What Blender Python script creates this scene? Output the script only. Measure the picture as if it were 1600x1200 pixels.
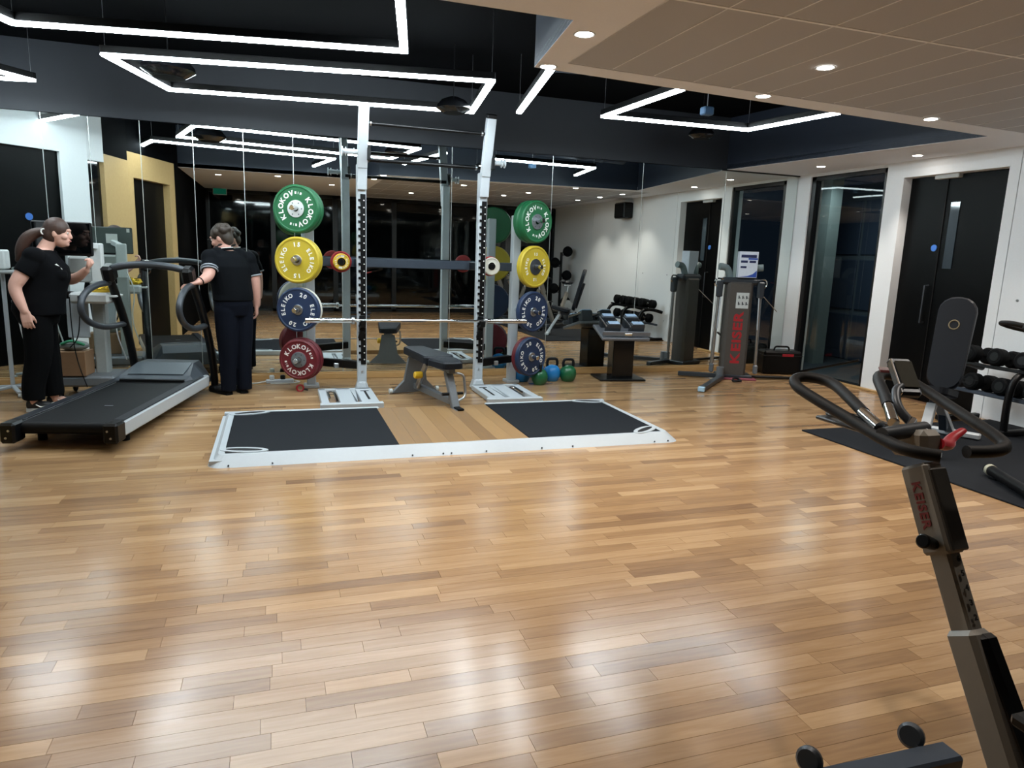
import bpy, math, random
from mathutils import Vector, Matrix
R = math.radians
random.seed(7)
for _o in list(bpy.data.objects):
    bpy.data.objects.remove(_o)
S = bpy.context.scene
COL = S.collection

# ---------------------------------------------------------------- camera, world, exposure
CAM_H = 1.42
PITCH, ROLL, YAW = R(10.489), R(-2.053), R(18.698)
cd = bpy.data.cameras.new('camera')
cam = bpy.data.objects.new('camera', cd)
COL.objects.link(cam)
S.camera = cam
_f = Vector((math.sin(YAW) * math.cos(PITCH), math.cos(YAW) * math.cos(PITCH), -math.sin(PITCH)))
_r0 = Vector((math.cos(YAW), -math.sin(YAW), 0))
_d0 = _f.cross(_r0)
_r = math.cos(ROLL) * _r0 + math.sin(ROLL) * _d0
_d = -math.sin(ROLL) * _r0 + math.cos(ROLL) * _d0
cam.matrix_world = Matrix(((_r.x, -_d.x, -_f.x, 0), (_r.y, -_d.y, -_f.y, 0), (_r.z, -_d.z, -_f.z, CAM_H), (0, 0, 0, 1)))
cd.sensor_width = 36.0
cd.lens = 1090.8 / 1600 * 36.0
cd.clip_start = 0.02

W = bpy.data.worlds.new('night')
S.world = W
W.use_nodes = True
W.node_tree.nodes['Background'].inputs[0].default_value = (0.02, 0.03, 0.05, 1)
W.node_tree.nodes['Background'].inputs[1].default_value = 0.15

S.view_settings.view_transform = 'Standard'
S.view_settings.look = 'None'
S.view_settings.gamma = 1.0
S.view_settings.use_curve_mapping = False
S.view_settings.exposure = 0.75
S.cycles.max_bounces = 10
S.cycles.glossy_bounces = 5
S.cycles.diffuse_bounces = 5
S.cycles.transparent_max_bounces = 8
S.cycles.caustics_reflective = True
S.cycles.caustics_refractive = False
S.cycles.sample_clamp_indirect = 4.0

STRIP_COLOR = (0.84, 0.95, 1.0)
STRIP_POWER = 40.0
DOWN_COLOR = (1.0, 0.90, 0.80)
DOWN_WATTS = 40.0

# ---------------------------------------------------------------- helpers
def lin(c):
    if isinstance(c, str):
        c = tuple(int(c[i:i + 2], 16) / 255 for i in (0, 2, 4))
    return tuple(x / 12.92 if x <= 0.04045 else ((x + 0.055) / 1.055) ** 2.4 for x in c)

MATS = {}
def mat(name, col, rough=0.5, metal=0.0, var=0.08, scale=40.0, bump=0.0, spec=0.5, coat=0.0):
    if name in MATS:
        return MATS[name]
    m = bpy.data.materials.new(name)
    m.use_nodes = True
    nt = m.node_tree
    b = nt.nodes['Principled BSDF']
    c = lin(col)
    tc = nt.nodes.new('ShaderNodeTexCoord')
    nz = nt.nodes.new('ShaderNodeTexNoise')
    nz.inputs['Scale'].default_value = scale
    nz.inputs['Detail'].default_value = 3
    nt.links.new(tc.outputs['Object'], nz.inputs['Vector'])
    mx = nt.nodes.new('ShaderNodeMix')
    mx.data_type = 'RGBA'
    mx.inputs['A'].default_value = tuple(x * (1 - var) for x in c) + (1,)
    mx.inputs['B'].default_value = tuple(min(1, x * (1 + var)) for x in c) + (1,)
    nt.links.new(nz.outputs['Fac'], mx.inputs['Factor'])
    nt.links.new(mx.outputs['Result'], b.inputs['Base Color'])
    b.inputs['Roughness'].default_value = rough
    b.inputs['Metallic'].default_value = metal
    b.inputs['Specular IOR Level'].default_value = spec
    b.inputs['Coat Weight'].default_value = coat
    if bump:
        bp = nt.nodes.new('ShaderNodeBump')
        bp.inputs['Strength'].default_value = bump
        bp.inputs['Distance'].default_value = 0.002
        nt.links.new(nz.outputs['Fac'], bp.inputs['Height'])
        nt.links.new(bp.outputs['Normal'], b.inputs['Normal'])
    MATS[name] = m
    return m

def emit_mat(name, col, strength):
    m = bpy.data.materials.new(name)
    m.use_nodes = True
    nt = m.node_tree
    nt.nodes.remove(nt.nodes['Principled BSDF'])
    e = nt.nodes.new('ShaderNodeEmission')
    e.inputs[0].default_value = tuple(col) + (1,)
    e.inputs[1].default_value = strength
    nt.links.new(e.outputs[0], nt.nodes['Material Output'].inputs[0])
    return m

def V(*a):
    return Vector(a)

def frame(d, up=None):
    """rotation matrix whose z is d"""
    z = Vector(d).normalized()
    u = Vector(up) if up is not None else (Vector((0, 0, 1)) if abs(z.z) < 0.95 else Vector((0, 1, 0)))
    x = u.cross(z)
    if x.length < 1e-6:
        x = Vector((1, 0, 0)).cross(z)
    x.normalize()
    y = z.cross(x)
    return Matrix(((x.x, y.x, z.x), (x.y, y.y, z.y), (x.z, y.z, z.z)))

def rot(rx=0, ry=0, rz=0):
    return (Matrix.Rotation(R(rz), 4, 'Z') @ Matrix.Rotation(R(ry), 4, 'Y') @ Matrix.Rotation(R(rx), 4, 'X'))

def smooth(pts, n=3, closed=False):
    """Chaikin corner cutting that keeps the ends"""
    p = [Vector(q) for q in pts]
    for _ in range(n):
        q = []
        m = len(p)
        if not closed:
            q.append(p[0])
        for i in range(m if closed else m - 1):
            a, b = p[i], p[(i + 1) % m]
            q += [a * 0.75 + b * 0.25, a * 0.25 + b * 0.75]
        if not closed:
            q.append(p[-1])
        p = q
    return p

def rounded(pts, r, seg=4, closed=False):
    """polyline with filleted corners of radius about r"""
    p = [Vector(q) for q in pts]
    n = len(p)
    out = []
    for i in range(n):
        if not closed and i in (0, n - 1):
            out.append(p[i]); continue
        a, b, c = p[i - 1], p[i], p[(i + 1) % n]
        u, w = (a - b), (c - b)
        t = min(r, u.length * 0.48, w.length * 0.48)
        s, e = b + u.normalized() * t, b + w.normalized() * t
        for k in range(seg + 1):
            f = k / seg
            out.append(s * (1 - f) ** 2 + b * 2 * f * (1 - f) + e * f * f)
    return out

class MB:
    def __init__(self):
        self.v, self.f, self.mi, self.sm = [], [], [], []
        self.xf = Matrix.Identity(4)
        self.cur = 0
    def mat(self, i):
        self.cur = i
        return self
    def add(self, vs, fs, sm=False, xf=None):
        o = len(self.v)
        M = self.xf @ xf if xf is not None else self.xf
        self.v += [M @ Vector(p) for p in vs]
        for f in fs:
            self.f.append([o + i for i in f])
            self.mi.append(self.cur)
            self.sm.append(sm)
        return self
    def box(self, c, s, xf=None, ch=0.0, taper=(1, 1)):
        hx, hy, hz = s[0] / 2, s[1] / 2, s[2] / 2
        M = Matrix.Translation(Vector(c))
        if xf is not None:
            M = M @ xf
        ch = min(ch, hx * 0.9, hy * 0.9, hz * 0.9)
        if ch <= 0:
            vs = [(x * hx * (taper[0] if z > 0 else 1), y * hy * (taper[1] if z > 0 else 1), z * hz) for z in (-1, 1) for y in (-1, 1) for x in (-1, 1)]
            return self.add(vs, [(0, 2, 3, 1), (4, 5, 7, 6), (0, 1, 5, 4), (2, 6, 7, 3), (0, 4, 6, 2), (1, 3, 7, 5)], False, M)
        vs, ix = [], {}
        for sx in (-1, 1):
            for sy in (-1, 1):
                for sz in (-1, 1):
                    tx, ty = (taper if sz > 0 else (1, 1))
                    for ax in range(3):
                        p = [sx * (hx * tx - (0 if ax == 0 else ch)), sy * (hy * ty - (0 if ax == 1 else ch)), sz * (hz - (0 if ax == 2 else ch))]
                        ix[(sx, sy, sz, ax)] = len(vs)
                        vs.append(p)
        fs = []
        for s_ in (-1, 1):
            q = [(-1, -1), (1, -1), (1, 1), (-1, 1)]
            fs.append([ix[(s_, a, b, 0)] for a, b in (q if s_ > 0 else q[::-1])])
            fs.append([ix[(b, s_, a, 1)] for a, b in (q if s_ > 0 else q[::-1])])
            fs.append([ix[(a, b, s_, 2)] for a, b in (q if s_ > 0 else q[::-1])])
        for a in (-1, 1):
            for b in (-1, 1):
                fs.append([ix[(a, b, -1, 0)], ix[(a, b, 1, 0)], ix[(a, b, 1, 1)], ix[(a, b, -1, 1)]])
                fs.append([ix[(a, -1, b, 0)], ix[(a, 1, b, 0)], ix[(a, 1, b, 2)], ix[(a, -1, b, 2)]])
                fs.append([ix[(-1, a, b, 1)], ix[(1, a, b, 1)], ix[(1, a, b, 2)], ix[(-1, a, b, 2)]])
                for c_ in (-1, 1):
                    fs.append([ix[(a, b, c_, 0)], ix[(a, b, c_, 1)], ix[(a, b, c_, 2)]])
        return self.add(vs, fs, False, M)
    def bar(self, a, b, w, h, ch=0.004, up=None):
        """rectangular tube from a to b: w across (horizontal), h along up"""
        a, b = Vector(a), Vector(b)
        M = Matrix.Translation((a + b) / 2) @ frame(b - a, up).to_4x4()
        return self.box((0, 0, 0), (w, h, (b - a).length), M, ch)
    def cyl(self, a, b, r, r2=None, seg=14, ch=0.0, sm=True):
        a, b = Vector(a), Vector(b)
        r2 = r if r2 is None else r2
        L = (b - a).length
        prof = [(0, 0), (r - ch, 0)] + ([(r, ch)] if ch else []) + ([(r2, L - ch)] if ch else []) + [(r2 - ch, L), (0, L)]
        if not ch:
            prof = [(0, 0), (r, 0), (r2, L), (0, L)]
        return self.lathe(prof, seg, Matrix.Translation(a) @ frame(b - a).to_4x4(), sm)
    def lathe(self, prof, seg=20, xf=None, sm=True):
        vs, fs, rows = [], [], []
        for r, z in prof:
            if r < 1e-7:
                rows.append([len(vs)]); vs.append((0, 0, z))
            else:
                rows.append(list(range(len(vs), len(vs) + seg)))
                vs += [(r * math.cos(2 * math.pi * k / seg), r * math.sin(2 * math.pi * k / seg), z) for k in range(seg)]
        for a, b in zip(rows, rows[1:]):
            for k in range(seg):
                k2 = (k + 1) % seg
                if len(a) == 1 and len(b) == 1:
                    continue
                if len(a) == 1:
                    fs.append([a[0], b[k2], b[k]])
                elif len(b) == 1:
                    fs.append([a[k], a[k2], b[0]])
                else:
                    fs.append([a[k], a[k2], b[k2], b[k]])
        return self.add(vs, fs, sm, xf)
    def tube(self, pts, r, seg=10, closed=False, flat=(1, 1), up=None, sm=True):
        p = [Vector(q) for q in pts]
        n = len(p)
        rr = r if isinstance(r, (list, tuple)) else [r] * n
        if len(rr) != n:
            rr = [rr[0] + (rr[-1] - rr[0]) * i / (n - 1) for i in range(n)]
        T = []
        for i in range(n):
            a = p[i - 1] if (i > 0 or closed) else p[i]
            b = p[(i + 1) % n] if (i < n - 1 or closed) else p[i]
            T.append((b - a).normalized())
        F = frame(T[0], up)
        x = F.col[0].copy()
        vs, fs = [], []
        for i in range(n):
            x = (x - T[i] * x.dot(T[i]))
            if x.length < 1e-6:
                x = frame(T[i]).col[0].copy()
            x.normalize()
            y = T[i].cross(x)
            for k in range(seg):
                t = 2 * math.pi * k / seg
                vs.append(p[i] + (x * math.cos(t) * flat[0] + y * math.sin(t) * flat[1]) * rr[i])
        for i in range(n if closed else n - 1):
            j = (i + 1) % n
            for k in range(seg):
                k2 = (k + 1) % seg
                fs.append([i * seg + k, i * seg + k2, j * seg + k2, j * seg + k])
        if not closed:
            fs.append(list(range(seg))[::-1])
            fs.append([(n - 1) * seg + k for k in range(seg)])
        return self.add(vs, fs, sm)
    def prism(self, poly, z0, z1, xf=None, ch=0.0, sm=False):
        n = len(poly)
        if ch:
            cx = sum(p[0] for p in poly) / n; cy = sum(p[1] for p in poly) / n
            def ins(p):
                d = Vector((cx - p[0], cy - p[1]))
                d = d.normalized() * ch if d.length > ch else d
                return (p[0] + d.x, p[1] + d.y)
            q = [ins(p) for p in poly]
            vs = [(x, y, z0) for x, y in poly] + [(x, y, z1 - ch) for x, y in poly] + [(x, y, z1) for x, y in q]
            fs = [list(range(n))[::-1], list(range(2 * n, 3 * n))]
            for L in (0, 1):
                fs += [[L * n + i, L * n + (i + 1) % n, (L + 1) * n + (i + 1) % n, (L + 1) * n + i] for i in range(n)]
        else:
            vs = [(x, y, z0) for x, y in poly] + [(x, y, z1) for x, y in poly]
            fs = [list(range(n))[::-1], list(range(n, 2 * n))]
            fs += [[i, (i + 1) % n, n + (i + 1) % n, n + i] for i in range(n)]
        return self.add(vs, fs, sm, xf)
    def ring_loft(self, secs, seg=20, cap=True):
        """secs: (center, rx, ry, yaw degrees[, tilt matrix]) ellipses in the horizontal plane, bottom to top"""
        vs, fs = [], []
        for s_ in secs:
            c, rx, ry, yw = s_[:4]
            M = Matrix.Rotation(R(yw), 3, 'Z')
            if len(s_) > 4:
                M = s_[4] @ M
            for k in range(seg):
                t = 2 * math.pi * k / seg
                vs.append(Vector(c) + M @ Vector((rx * math.cos(t), ry * math.sin(t), 0)))
        for i in range(len(secs) - 1):
            for k in range(seg):
                k2 = (k + 1) % seg
                fs.append([i * seg + k, i * seg + k2, (i + 1) * seg + k2, (i + 1) * seg + k])
        if cap:
            fs.append(list(range(seg))[::-1])
            fs.append([(len(secs) - 1) * seg + k for k in range(seg)])
        return self.add(vs, fs, True)
    def ball(self, c, rx, ry=None, rz=None, seg=18, rings=12, M=None):
        ry = rx if ry is None else ry
        rz = rx if rz is None else rz
        prof = [(math.sin(math.pi * i / rings), -math.cos(math.pi * i / rings)) for i in range(rings + 1)]
        prof[0] = (0, -1); prof[-1] = (0, 1)
        X = Matrix.Translation(Vector(c))
        if M is not None:
            X = X @ M.to_4x4()
        return self.lathe(prof, seg, X @ Matrix.Diagonal((rx, ry, rz, 1)))
    def mesh(self, name, mats, ang=40):
        me = bpy.data.meshes.new(name)
        me.from_pydata([tuple(p) for p in self.v], [], self.f)
        for m in (mats if isinstance(mats, (list, tuple)) else [mats]):
            me.materials.append(m)
        me.polygons.foreach_set('material_index', self.mi)
        me.polygons.foreach_set('use_smooth', self.sm)
        if any(self.sm):
            me.set_sharp_from_angle(angle=R(ang))
        me.update()
        return me

def part(name, mb, mats, parent=None, world=False, **props):
    if world and parent is not None:
        inv = xform(parent).inverted()
        mb.v = [inv @ p for p in mb.v]
    o = bpy.data.objects.new(name, mb.mesh(name, mats))
    COL.objects.link(o)
    if parent is not None:
        o.parent = parent
    for k, v in props.items():
        o[k] = v
    return o

def xform(o):
    M = Matrix.LocRotScale(o.location, o.rotation_euler, o.scale)
    return xform(o.parent) @ M if o.parent else M

def thing(name, label, cat, loc=(0, 0, 0), rz=0, group=None):
    o = bpy.data.objects.new(name, None)
    o.empty_display_size = 0.1
    COL.objects.link(o)
    o.location = loc
    o.rotation_euler = (0, 0, R(rz))
    o['label'] = label
    o['category'] = cat
    if group:
        o['group'] = group
    return o

def tag(o, label, cat, group=None):
    o['label'] = label
    o['category'] = cat
    if group:
        o['group'] = group
    return o

def struct(name, mb, mats, parent=None):
    o = part(name, mb, mats, parent)
    if parent is None:
        o['kind'] = 'structure'
    return o

def dup(root, loc, rz=0, label=None, group=None):
    r = root.copy()
    COL.objects.link(r)
    r.location = loc
    r.rotation_euler = (0, 0, R(rz))
    if label:
        r['label'] = label
    if group:
        r['group'] = group
    for ch in list(root.children):
        c = ch.copy(); COL.objects.link(c); c.parent = r
        for g in list(ch.children):
            d = g.copy(); COL.objects.link(d); d.parent = c
    return r

_glyph = {}
def glyph(ch, bold=True):
    if ch not in _glyph:
        cu = bpy.data.curves.new('glyph', 'FONT')
        cu.body = ch
        cu.size = 1.0
        cu.extrude = 0.02
        cu.resolution_u = 3
        if bold:
            cu.offset = 0.034
        ob = bpy.data.objects.new('glyph', cu)
        COL.objects.link(ob)
        bpy.context.view_layer.update()
        me = bpy.data.meshes.new_from_object(ob.evaluated_get(bpy.context.evaluated_depsgraph_get()))
        vs = [v.co.copy() for v in me.vertices]
        fs = [list(p.vertices) for p in me.polygons]
        xs = [v.x for v in vs] or [0, 0.3]
        _glyph[ch] = (vs, fs, min(xs), max(xs))
        bpy.data.objects.remove(ob)
        bpy.data.meshes.remove(me)
        bpy.data.curves.remove(cu)
    return _glyph[ch]

def text_line(mb, s, h, xf, wide=1.0, gap=0.1):
    """letters of cap height about 0.72 h, centred, in the xy plane of xf"""
    wds = [(0.35 if c == ' ' else glyph(c)[3] - glyph(c)[2]) for c in s]
    tot = sum(wds) + gap * (len(s) - 1)
    x = -tot / 2
    for c, w in zip(s, wds):
        if c != ' ':
            vs, fs, x0, x1 = glyph(c)
            mb.add([((v.x - x0 + x) * h * wide, (v.y - 0.35) * h, v.z * 0.05) for v in vs], fs, False, xf)
        x += w + gap

def text_arc(mb, s, h, rad, mid, step, xf, inward=False):
    """letters round a circle, centred at angle mid (degrees, 90 is top)"""
    n = len(s)
    for i, c in enumerate(s):
        k = i - (n - 1) / 2
        a = mid + (k * step if inward else -k * step)
        vs, fs, x0, x1 = glyph(c)
        M = Matrix.Rotation(R(a), 4, 'Z') @ Matrix.Translation((rad, 0, 0)) @ Matrix.Rotation(R(90 if inward else -90), 4, 'Z')
        mb.add([((v.x - (x0 + x1) / 2) * h, (v.y - 0.35) * h, v.z * 0.05) for v in vs], fs, False, xf @ M)

def remesh(name, mb, mats, voxel, smooth_it=6, parent=None, fac=0.5, pick=None):
    """union of the pieces in mb as one continuous skin"""
    o = bpy.data.objects.new(name, mb.mesh(name, mats))
    COL.objects.link(o)
    m = o.modifiers.new('r', 'REMESH'); m.mode = 'VOXEL'; m.voxel_size = voxel; m.use_smooth_shade = True
    s_ = o.modifiers.new('s', 'SMOOTH'); s_.factor = fac; s_.iterations = smooth_it
    bpy.context.view_layer.update()
    me = bpy.data.meshes.new_from_object(o.evaluated_get(bpy.context.evaluated_depsgraph_get()))
    o.modifiers.clear()
    o.data = me
    me.materials.clear()
    for q in (mats if isinstance(mats, (list, tuple)) else [mats]):
        me.materials.append(q)
    mi = [0] * len(me.polygons)
    if pick:
        mi = [pick(p.center) for p in me.polygons]
    me.polygons.foreach_set('material_index', mi)
    me.polygons.foreach_set('use_smooth', [True] * len(me.polygons))
    me.update()
    if parent:
        o.parent = parent
    return o

# ---------------------------------------------------------------- materials
def wood_mat(name, dark, midc, light, sx=1.6, sy=26.0, rough=0.3, attr=True, bump=0.05):
    m = bpy.data.materials.new(name)
    m.use_nodes = True
    nt = m.node_tree
    b = nt.nodes['Principled BSDF']
    ge = nt.nodes.new('ShaderNodeNewGeometry') if attr else nt.nodes.new('ShaderNodeTexCoord')
    mp = nt.nodes.new('ShaderNodeMapping')
    mp.inputs['Scale'].default_value = (sx, sy, 6.0)
    nt.links.new(ge.outputs['Position'] if attr else ge.outputs['Object'], mp.inputs['Vector'])
    at = nt.nodes.new('ShaderNodeAttribute')
    at.attribute_name = 'tone'
    nz = nt.nodes.new('ShaderNodeTexNoise')
    nz.noise_dimensions = '4D'
    nz.inputs['Scale'].default_value = 4.0
    nz.inputs['Detail'].default_value = 6
    nz.inputs['Distortion'].default_value = 0.6
    nt.links.new(mp.outputs['Vector'], nz.inputs['Vector'])
    mul = nt.nodes.new('ShaderNodeMath'); mul.operation = 'MULTIPLY'; mul.inputs[1].default_value = 37.0
    nt.links.new(at.outputs['Fac'], mul.inputs[0])
    nt.links.new(mul.outputs[0], nz.inputs['W'])
    a1 = nt.nodes.new('ShaderNodeMath'); a1.operation = 'MULTIPLY_ADD'
    a1.inputs[1].default_value = 0.62; a1.inputs[2].default_value = -0.31
    nt.links.new(nz.outputs['Fac'], a1.inputs[0])
    a2 = nt.nodes.new('ShaderNodeMath'); a2.operation = 'ADD'
    nt.links.new(a1.outputs[0], a2.inputs[0])
    if attr:
        nt.links.new(at.outputs['Fac'], a2.inputs[1])
    else:
        a2.inputs[1].default_value = 0.5
    cr = nt.nodes.new('ShaderNodeValToRGB')
    e = cr.color_ramp.elements
    e[0].position, e[0].color = 0.0, lin(dark) + (1,)
    e[1].position, e[1].color = 1.0, lin(light) + (1,)
    k = cr.color_ramp.elements.new(0.5); k.color = lin(midc) + (1,)
    nt.links.new(a2.outputs[0], cr.inputs['Fac'])
    nt.links.new(cr.outputs['Color'], b.inputs['Base Color'])
    rr = nt.nodes.new('ShaderNodeMath'); rr.operation = 'MULTIPLY_ADD'
    rr.inputs[1].default_value = 0.12; rr.inputs[2].default_value = rough - 0.06
    nt.links.new(nz.outputs['Fac'], rr.inputs[0])
    nt.links.new(rr.outputs[0], b.inputs['Roughness'])
    bp = nt.nodes.new('ShaderNodeBump'); bp.inputs['Strength'].default_value = bump; bp.inputs['Distance'].default_value = 0.001
    nt.links.new(nz.outputs['Fac'], bp.inputs['Height'])
    nt.links.new(bp.outputs['Normal'], b.inputs['Normal'])
    return m

def glass_mat(name, tint=(0.9, 0.95, 0.95), refl=1.0):
    m = bpy.data.materials.new(name)
    m.use_nodes = True
    nt = m.node_tree
    nt.nodes.remove(nt.nodes['Principled BSDF'])
    t = nt.nodes.new('ShaderNodeBsdfTransparent'); t.inputs[0].default_value = tint + (1,)
    g = nt.nodes.new('ShaderNodeBsdfGlossy'); g.inputs['Roughness'].default_value = 0.01
    g.inputs[0].default_value = (refl, refl, refl, 1)
    fr = nt.nodes.new('ShaderNodeFresnel'); fr.inputs['IOR'].default_value = 1.7
    mx = nt.nodes.new('ShaderNodeMixShader')
    gm = nt.nodes.new('ShaderNodeNewGeometry'); sb = nt.nodes.new('ShaderNodeMath'); sb.operation = 'SUBTRACT'; sb.use_clamp = True
    nt.links.new(fr.outputs[0], sb.inputs[0]); nt.links.new(gm.outputs['Backfacing'], sb.inputs[1])
    nt.links.new(sb.outputs[0], mx.inputs[0]); nt.links.new(t.outputs[0], mx.inputs[1]); nt.links.new(g.outputs[0], mx.inputs[2])
    nt.links.new(mx.outputs[0], nt.nodes['Material Output'].inputs[0])
    return m

M_FLOOR = wood_mat('oak_staves', '755840', 'a07e59', 'c3a27a', 1.0, 14.0, 0.2)
M_OAK = wood_mat('oak_panel', '9a7c52', 'b59766', 'c9ae80', 20.0, 20.0, 0.5, attr=False)
M_OAKTRIM = wood_mat('oak_trim', '9c764a', 'b8925f', 'cdaa78', 1.5, 20.0, 0.4, attr=False)
M_BASE = mat('floor_joint', '6b4a2c', 0.8)
M_WHITE = mat('white_wall_paint', 'eef2f5', 0.65, var=0.03, scale=60)
M_SOFFIT = mat('white_ceiling_paint', 'e9ebf0', 0.8, var=0.03, scale=60)
M_TILE = mat('ceiling_tile_board', 'b3b4b7', 0.85, var=0.06, scale=300, bump=0.2)
M_TGRID = mat('ceiling_grid_white', 'eef0f2', 0.6)
M_DARKCEIL = mat('black_ceiling_paint', '030406', 0.9, var=0.15, scale=8, spec=0.05)
M_FASCIA = mat('dark_blue_paint', '172130', 0.6, var=0.1, scale=6)
M_BULK = mat('dark_grey_paint', '22272e', 0.6, var=0.1, scale=6)
M_BLACKGLASS = mat('night_glass', '050708', 0.04, spec=0.6)
M_BLACKDOOR = mat('black_door_laminate', '020304', 0.4, spec=0.15)
M_BLACKFRAME = mat('black_window_frame', '0a0b0d', 0.4)
M_GLASS = glass_mat('window_glass')
M_MIRROR = mat('mirror_silver', 'dfe6e4', 0.0, 1.0, var=0.0)
M_SEAM = mat('mirror_edge', 'c7d0cf', 0.25, 0.6)
M_BLACK = mat('black_satin_metal', '08090b', 0.38, 0.1, spec=0.3)
M_RUBBER = mat('black_rubber', '0c0e10', 0.75, var=0.2, scale=400, bump=0.3, spec=0.12)
M_MAT = mat('dark_rubber_mat', '10141a', 0.8, var=0.25, scale=500, bump=0.4, spec=0.2)
M_FOAM = mat('black_foam_grip', '0d0d0e', 0.6, var=0.2, scale=120, bump=0.25, spec=0.3)
M_VINYL = mat('dark_vinyl', '12171f', 0.5, var=0.1, scale=200, bump=0.15, spec=0.3)
M_WMETAL = mat('white_powder_coat', 'b4bbc0', 0.35, 0.0, var=0.03, spec=0.5)
M_CHROME = mat('chrome', 'd9dcde', 0.12, 1.0, var=0.02)
M_STEEL = mat('satin_steel', 'b9bcbf', 0.3, 1.0, var=0.04)
M_GREY = mat('mid_grey_metal', '70757a', 0.4, 0.3)
M_DGREY = mat('dark_grey_metal', '3a3f45', 0.4, 0.3)
M_BLUEGREY = mat('blue_grey_metal', '3d4652', 0.4, 0.3)
M_LGREY = mat('light_grey_plastic', 'c4c9c8', 0.45)
M_RED = mat('red_plastic', 'a31f2b', 0.35)
M_TEXTW = mat('white_lettering', 'e8e8e4', 0.6)
M_TEXTR = mat('red_lettering', 'a8222b', 0.5)
M_HOLE = mat('black_void', '040405', 0.8)
M_BLUESIGN = mat('blue_sign', '3f74c8', 0.4)
M_DIFF = emit_mat('led_diffuser', STRIP_COLOR, STRIP_POWER)
M_LAMP = emit_mat('downlight_lens', DOWN_COLOR, 30.0)
M_YEL = mat('yellow_plastic', 'e0b52a', 0.4)

# ---------------------------------------------------------------- floor
YM = 7.87          # mirror plane
XR = 6.55          # right wall plane
YB = -0.7          # rear wall plane
fb = MB()
fb.box((1.3, 3.6, -0.055), (11.0, 9.0, 0.1))
floor = struct('floor', fb, M_BASE)
camf = Vector((0, 0, CAM_H))
Mcam = cam.matrix_world.to_3x3().transposed()
staves = []
row_h = 0.072
y = YB
while y < YM:
    x = -4.0 - random.random() * 0.6
    y1 = min(y + row_h, YM)
    while x < XR:
        L = random.choice((0.28, 0.36, 0.45, 0.55, 0.7, 0.9))
        x1 = min(x + L, XR)
        if x1 > -4.0 and x1 - x > 0.03:
            c = Vector(((x + x1) / 2, (y + y1) / 2, 0))
            q = Mcam @ (c - camf)
            area = 0
            if q.z < 0:
                u, v = q.x / -q.z * 1090.8, q.y / -q.z * 1090.8
                if abs(u) < 790 and abs(v) < 590:
                    area = (x1 - x) * CAM_H / (c - camf).length ** 3
            t = min(1, max(0, random.gauss(0.5, 0.15)))
            staves.append((area, x, x1, y, y1, t))
        x = x1
    y = y1
staves.sort(key=lambda s: -s[0])
def stave_geo(mb, s):
    _, x, x1, y, y1, t = s
    g, c = 0.00015, 0.0005
    z = 0.0
    a = [(x + g, y + g, -0.004), (x1 - g, y + g, -0.004), (x1 - g, y1 - g, -0.004), (x + g, y1 - g, -0.004)]
    b = [(x + g + c, y + g + c, z), (x1 - g - c, y + g + c, z), (x1 - g - c, y1 - g - c, z), (x + g + c, y1 - g - c, z)]
    mb.add(a + b, [(4, 5, 6, 7), (0, 1, 5, 4), (1, 2, 6, 5), (2, 3, 7, 6), (3, 0, 4, 7)])
def set_tone(o, tones):
    at = o.data.attributes.new('tone', 'FLOAT', 'FACE')
    at.data.foreach_set('value', tones)
for s in staves[:300]:
    mb = MB(); stave_geo(mb, s)
    set_tone(part('plank', mb, M_FLOOR, floor), [s[5]] * 5)
mb = MB(); tones = []
for s in staves[300:]:
    stave_geo(mb, s); tones += [s[5]] * 5
set_tone(part('plank_field', mb, M_FLOOR, floor, kind='stuff'), tones)

# black rubber gym mat to the right
mb = MB(); mb.box((5.42, 2.2, 0.006), (2.24, 5.2, 0.012), ch=0.004)
tag(part('rubber_floor_mat', mb, M_MAT), 'large black rubber mat lying on the wood floor at right under the bench', 'mat')

# ---------------------------------------------------------------- right wall with window and door openings
mb = MB()
def wallseg(mb, y0, y1, z0, z1, t=0.2):
    mb.box((XR + t / 2, (y0 + y1) / 2, (z0 + z1) / 2), (t, y1 - y0, z1 - z0))
wallseg(mb, 7.64, YM + 0.2, 0, 2.6)
wallseg(mb, 6.43, 7.64, 2.535, 2.6)
wallseg(mb, 6.205, 6.43, 0, 2.6)
wallseg(mb, 5.0, 6.205, 2.41, 2.6)
wallseg(mb, 4.905, 5.0, 0, 2.6)
wallseg(mb, 3.70, 4.897, 0, 2.6)
wallseg(mb, 1.5, 3.692, 0, 2.6)
wallseg(mb, YB - 0.2, 1.492, 0, 2.6)
wall_right = struct('wall_right', mb, M_WHITE)
mb = MB()
for z in (1.165, 0.35):
    for yy in (4.73, 3.85):
        mb.cyl((XR, yy, z), (XR - 0.006, yy, z), 0.012, seg=12)
part('wall_screw', mb, M_STEEL, wall_right)
# window by the mirror corner
win = MB()
F = 0.05
for y0, y1, z0, z1 in ((6.43, 6.43 + F, 0, 2.535), (7.64 - F * 1.5, 7.64, 0, 2.535), (6.43, 7.64, 2.535 - F, 2.535), (6.43, 7.64, 0, 0.03)):
    win.box((XR + 0.06, (y0 + y1) / 2, (z0 + z1) / 2), (0.08, y1 - y0, z1 - z0))
w1 = struct('window_1', win, M_BLACKFRAME)
g = MB(); g.box((XR + 0.07, 7.03, 1.26), (0.012, 1.13, 2.47)); part('pane', g, M_GLASS, w1)
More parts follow.
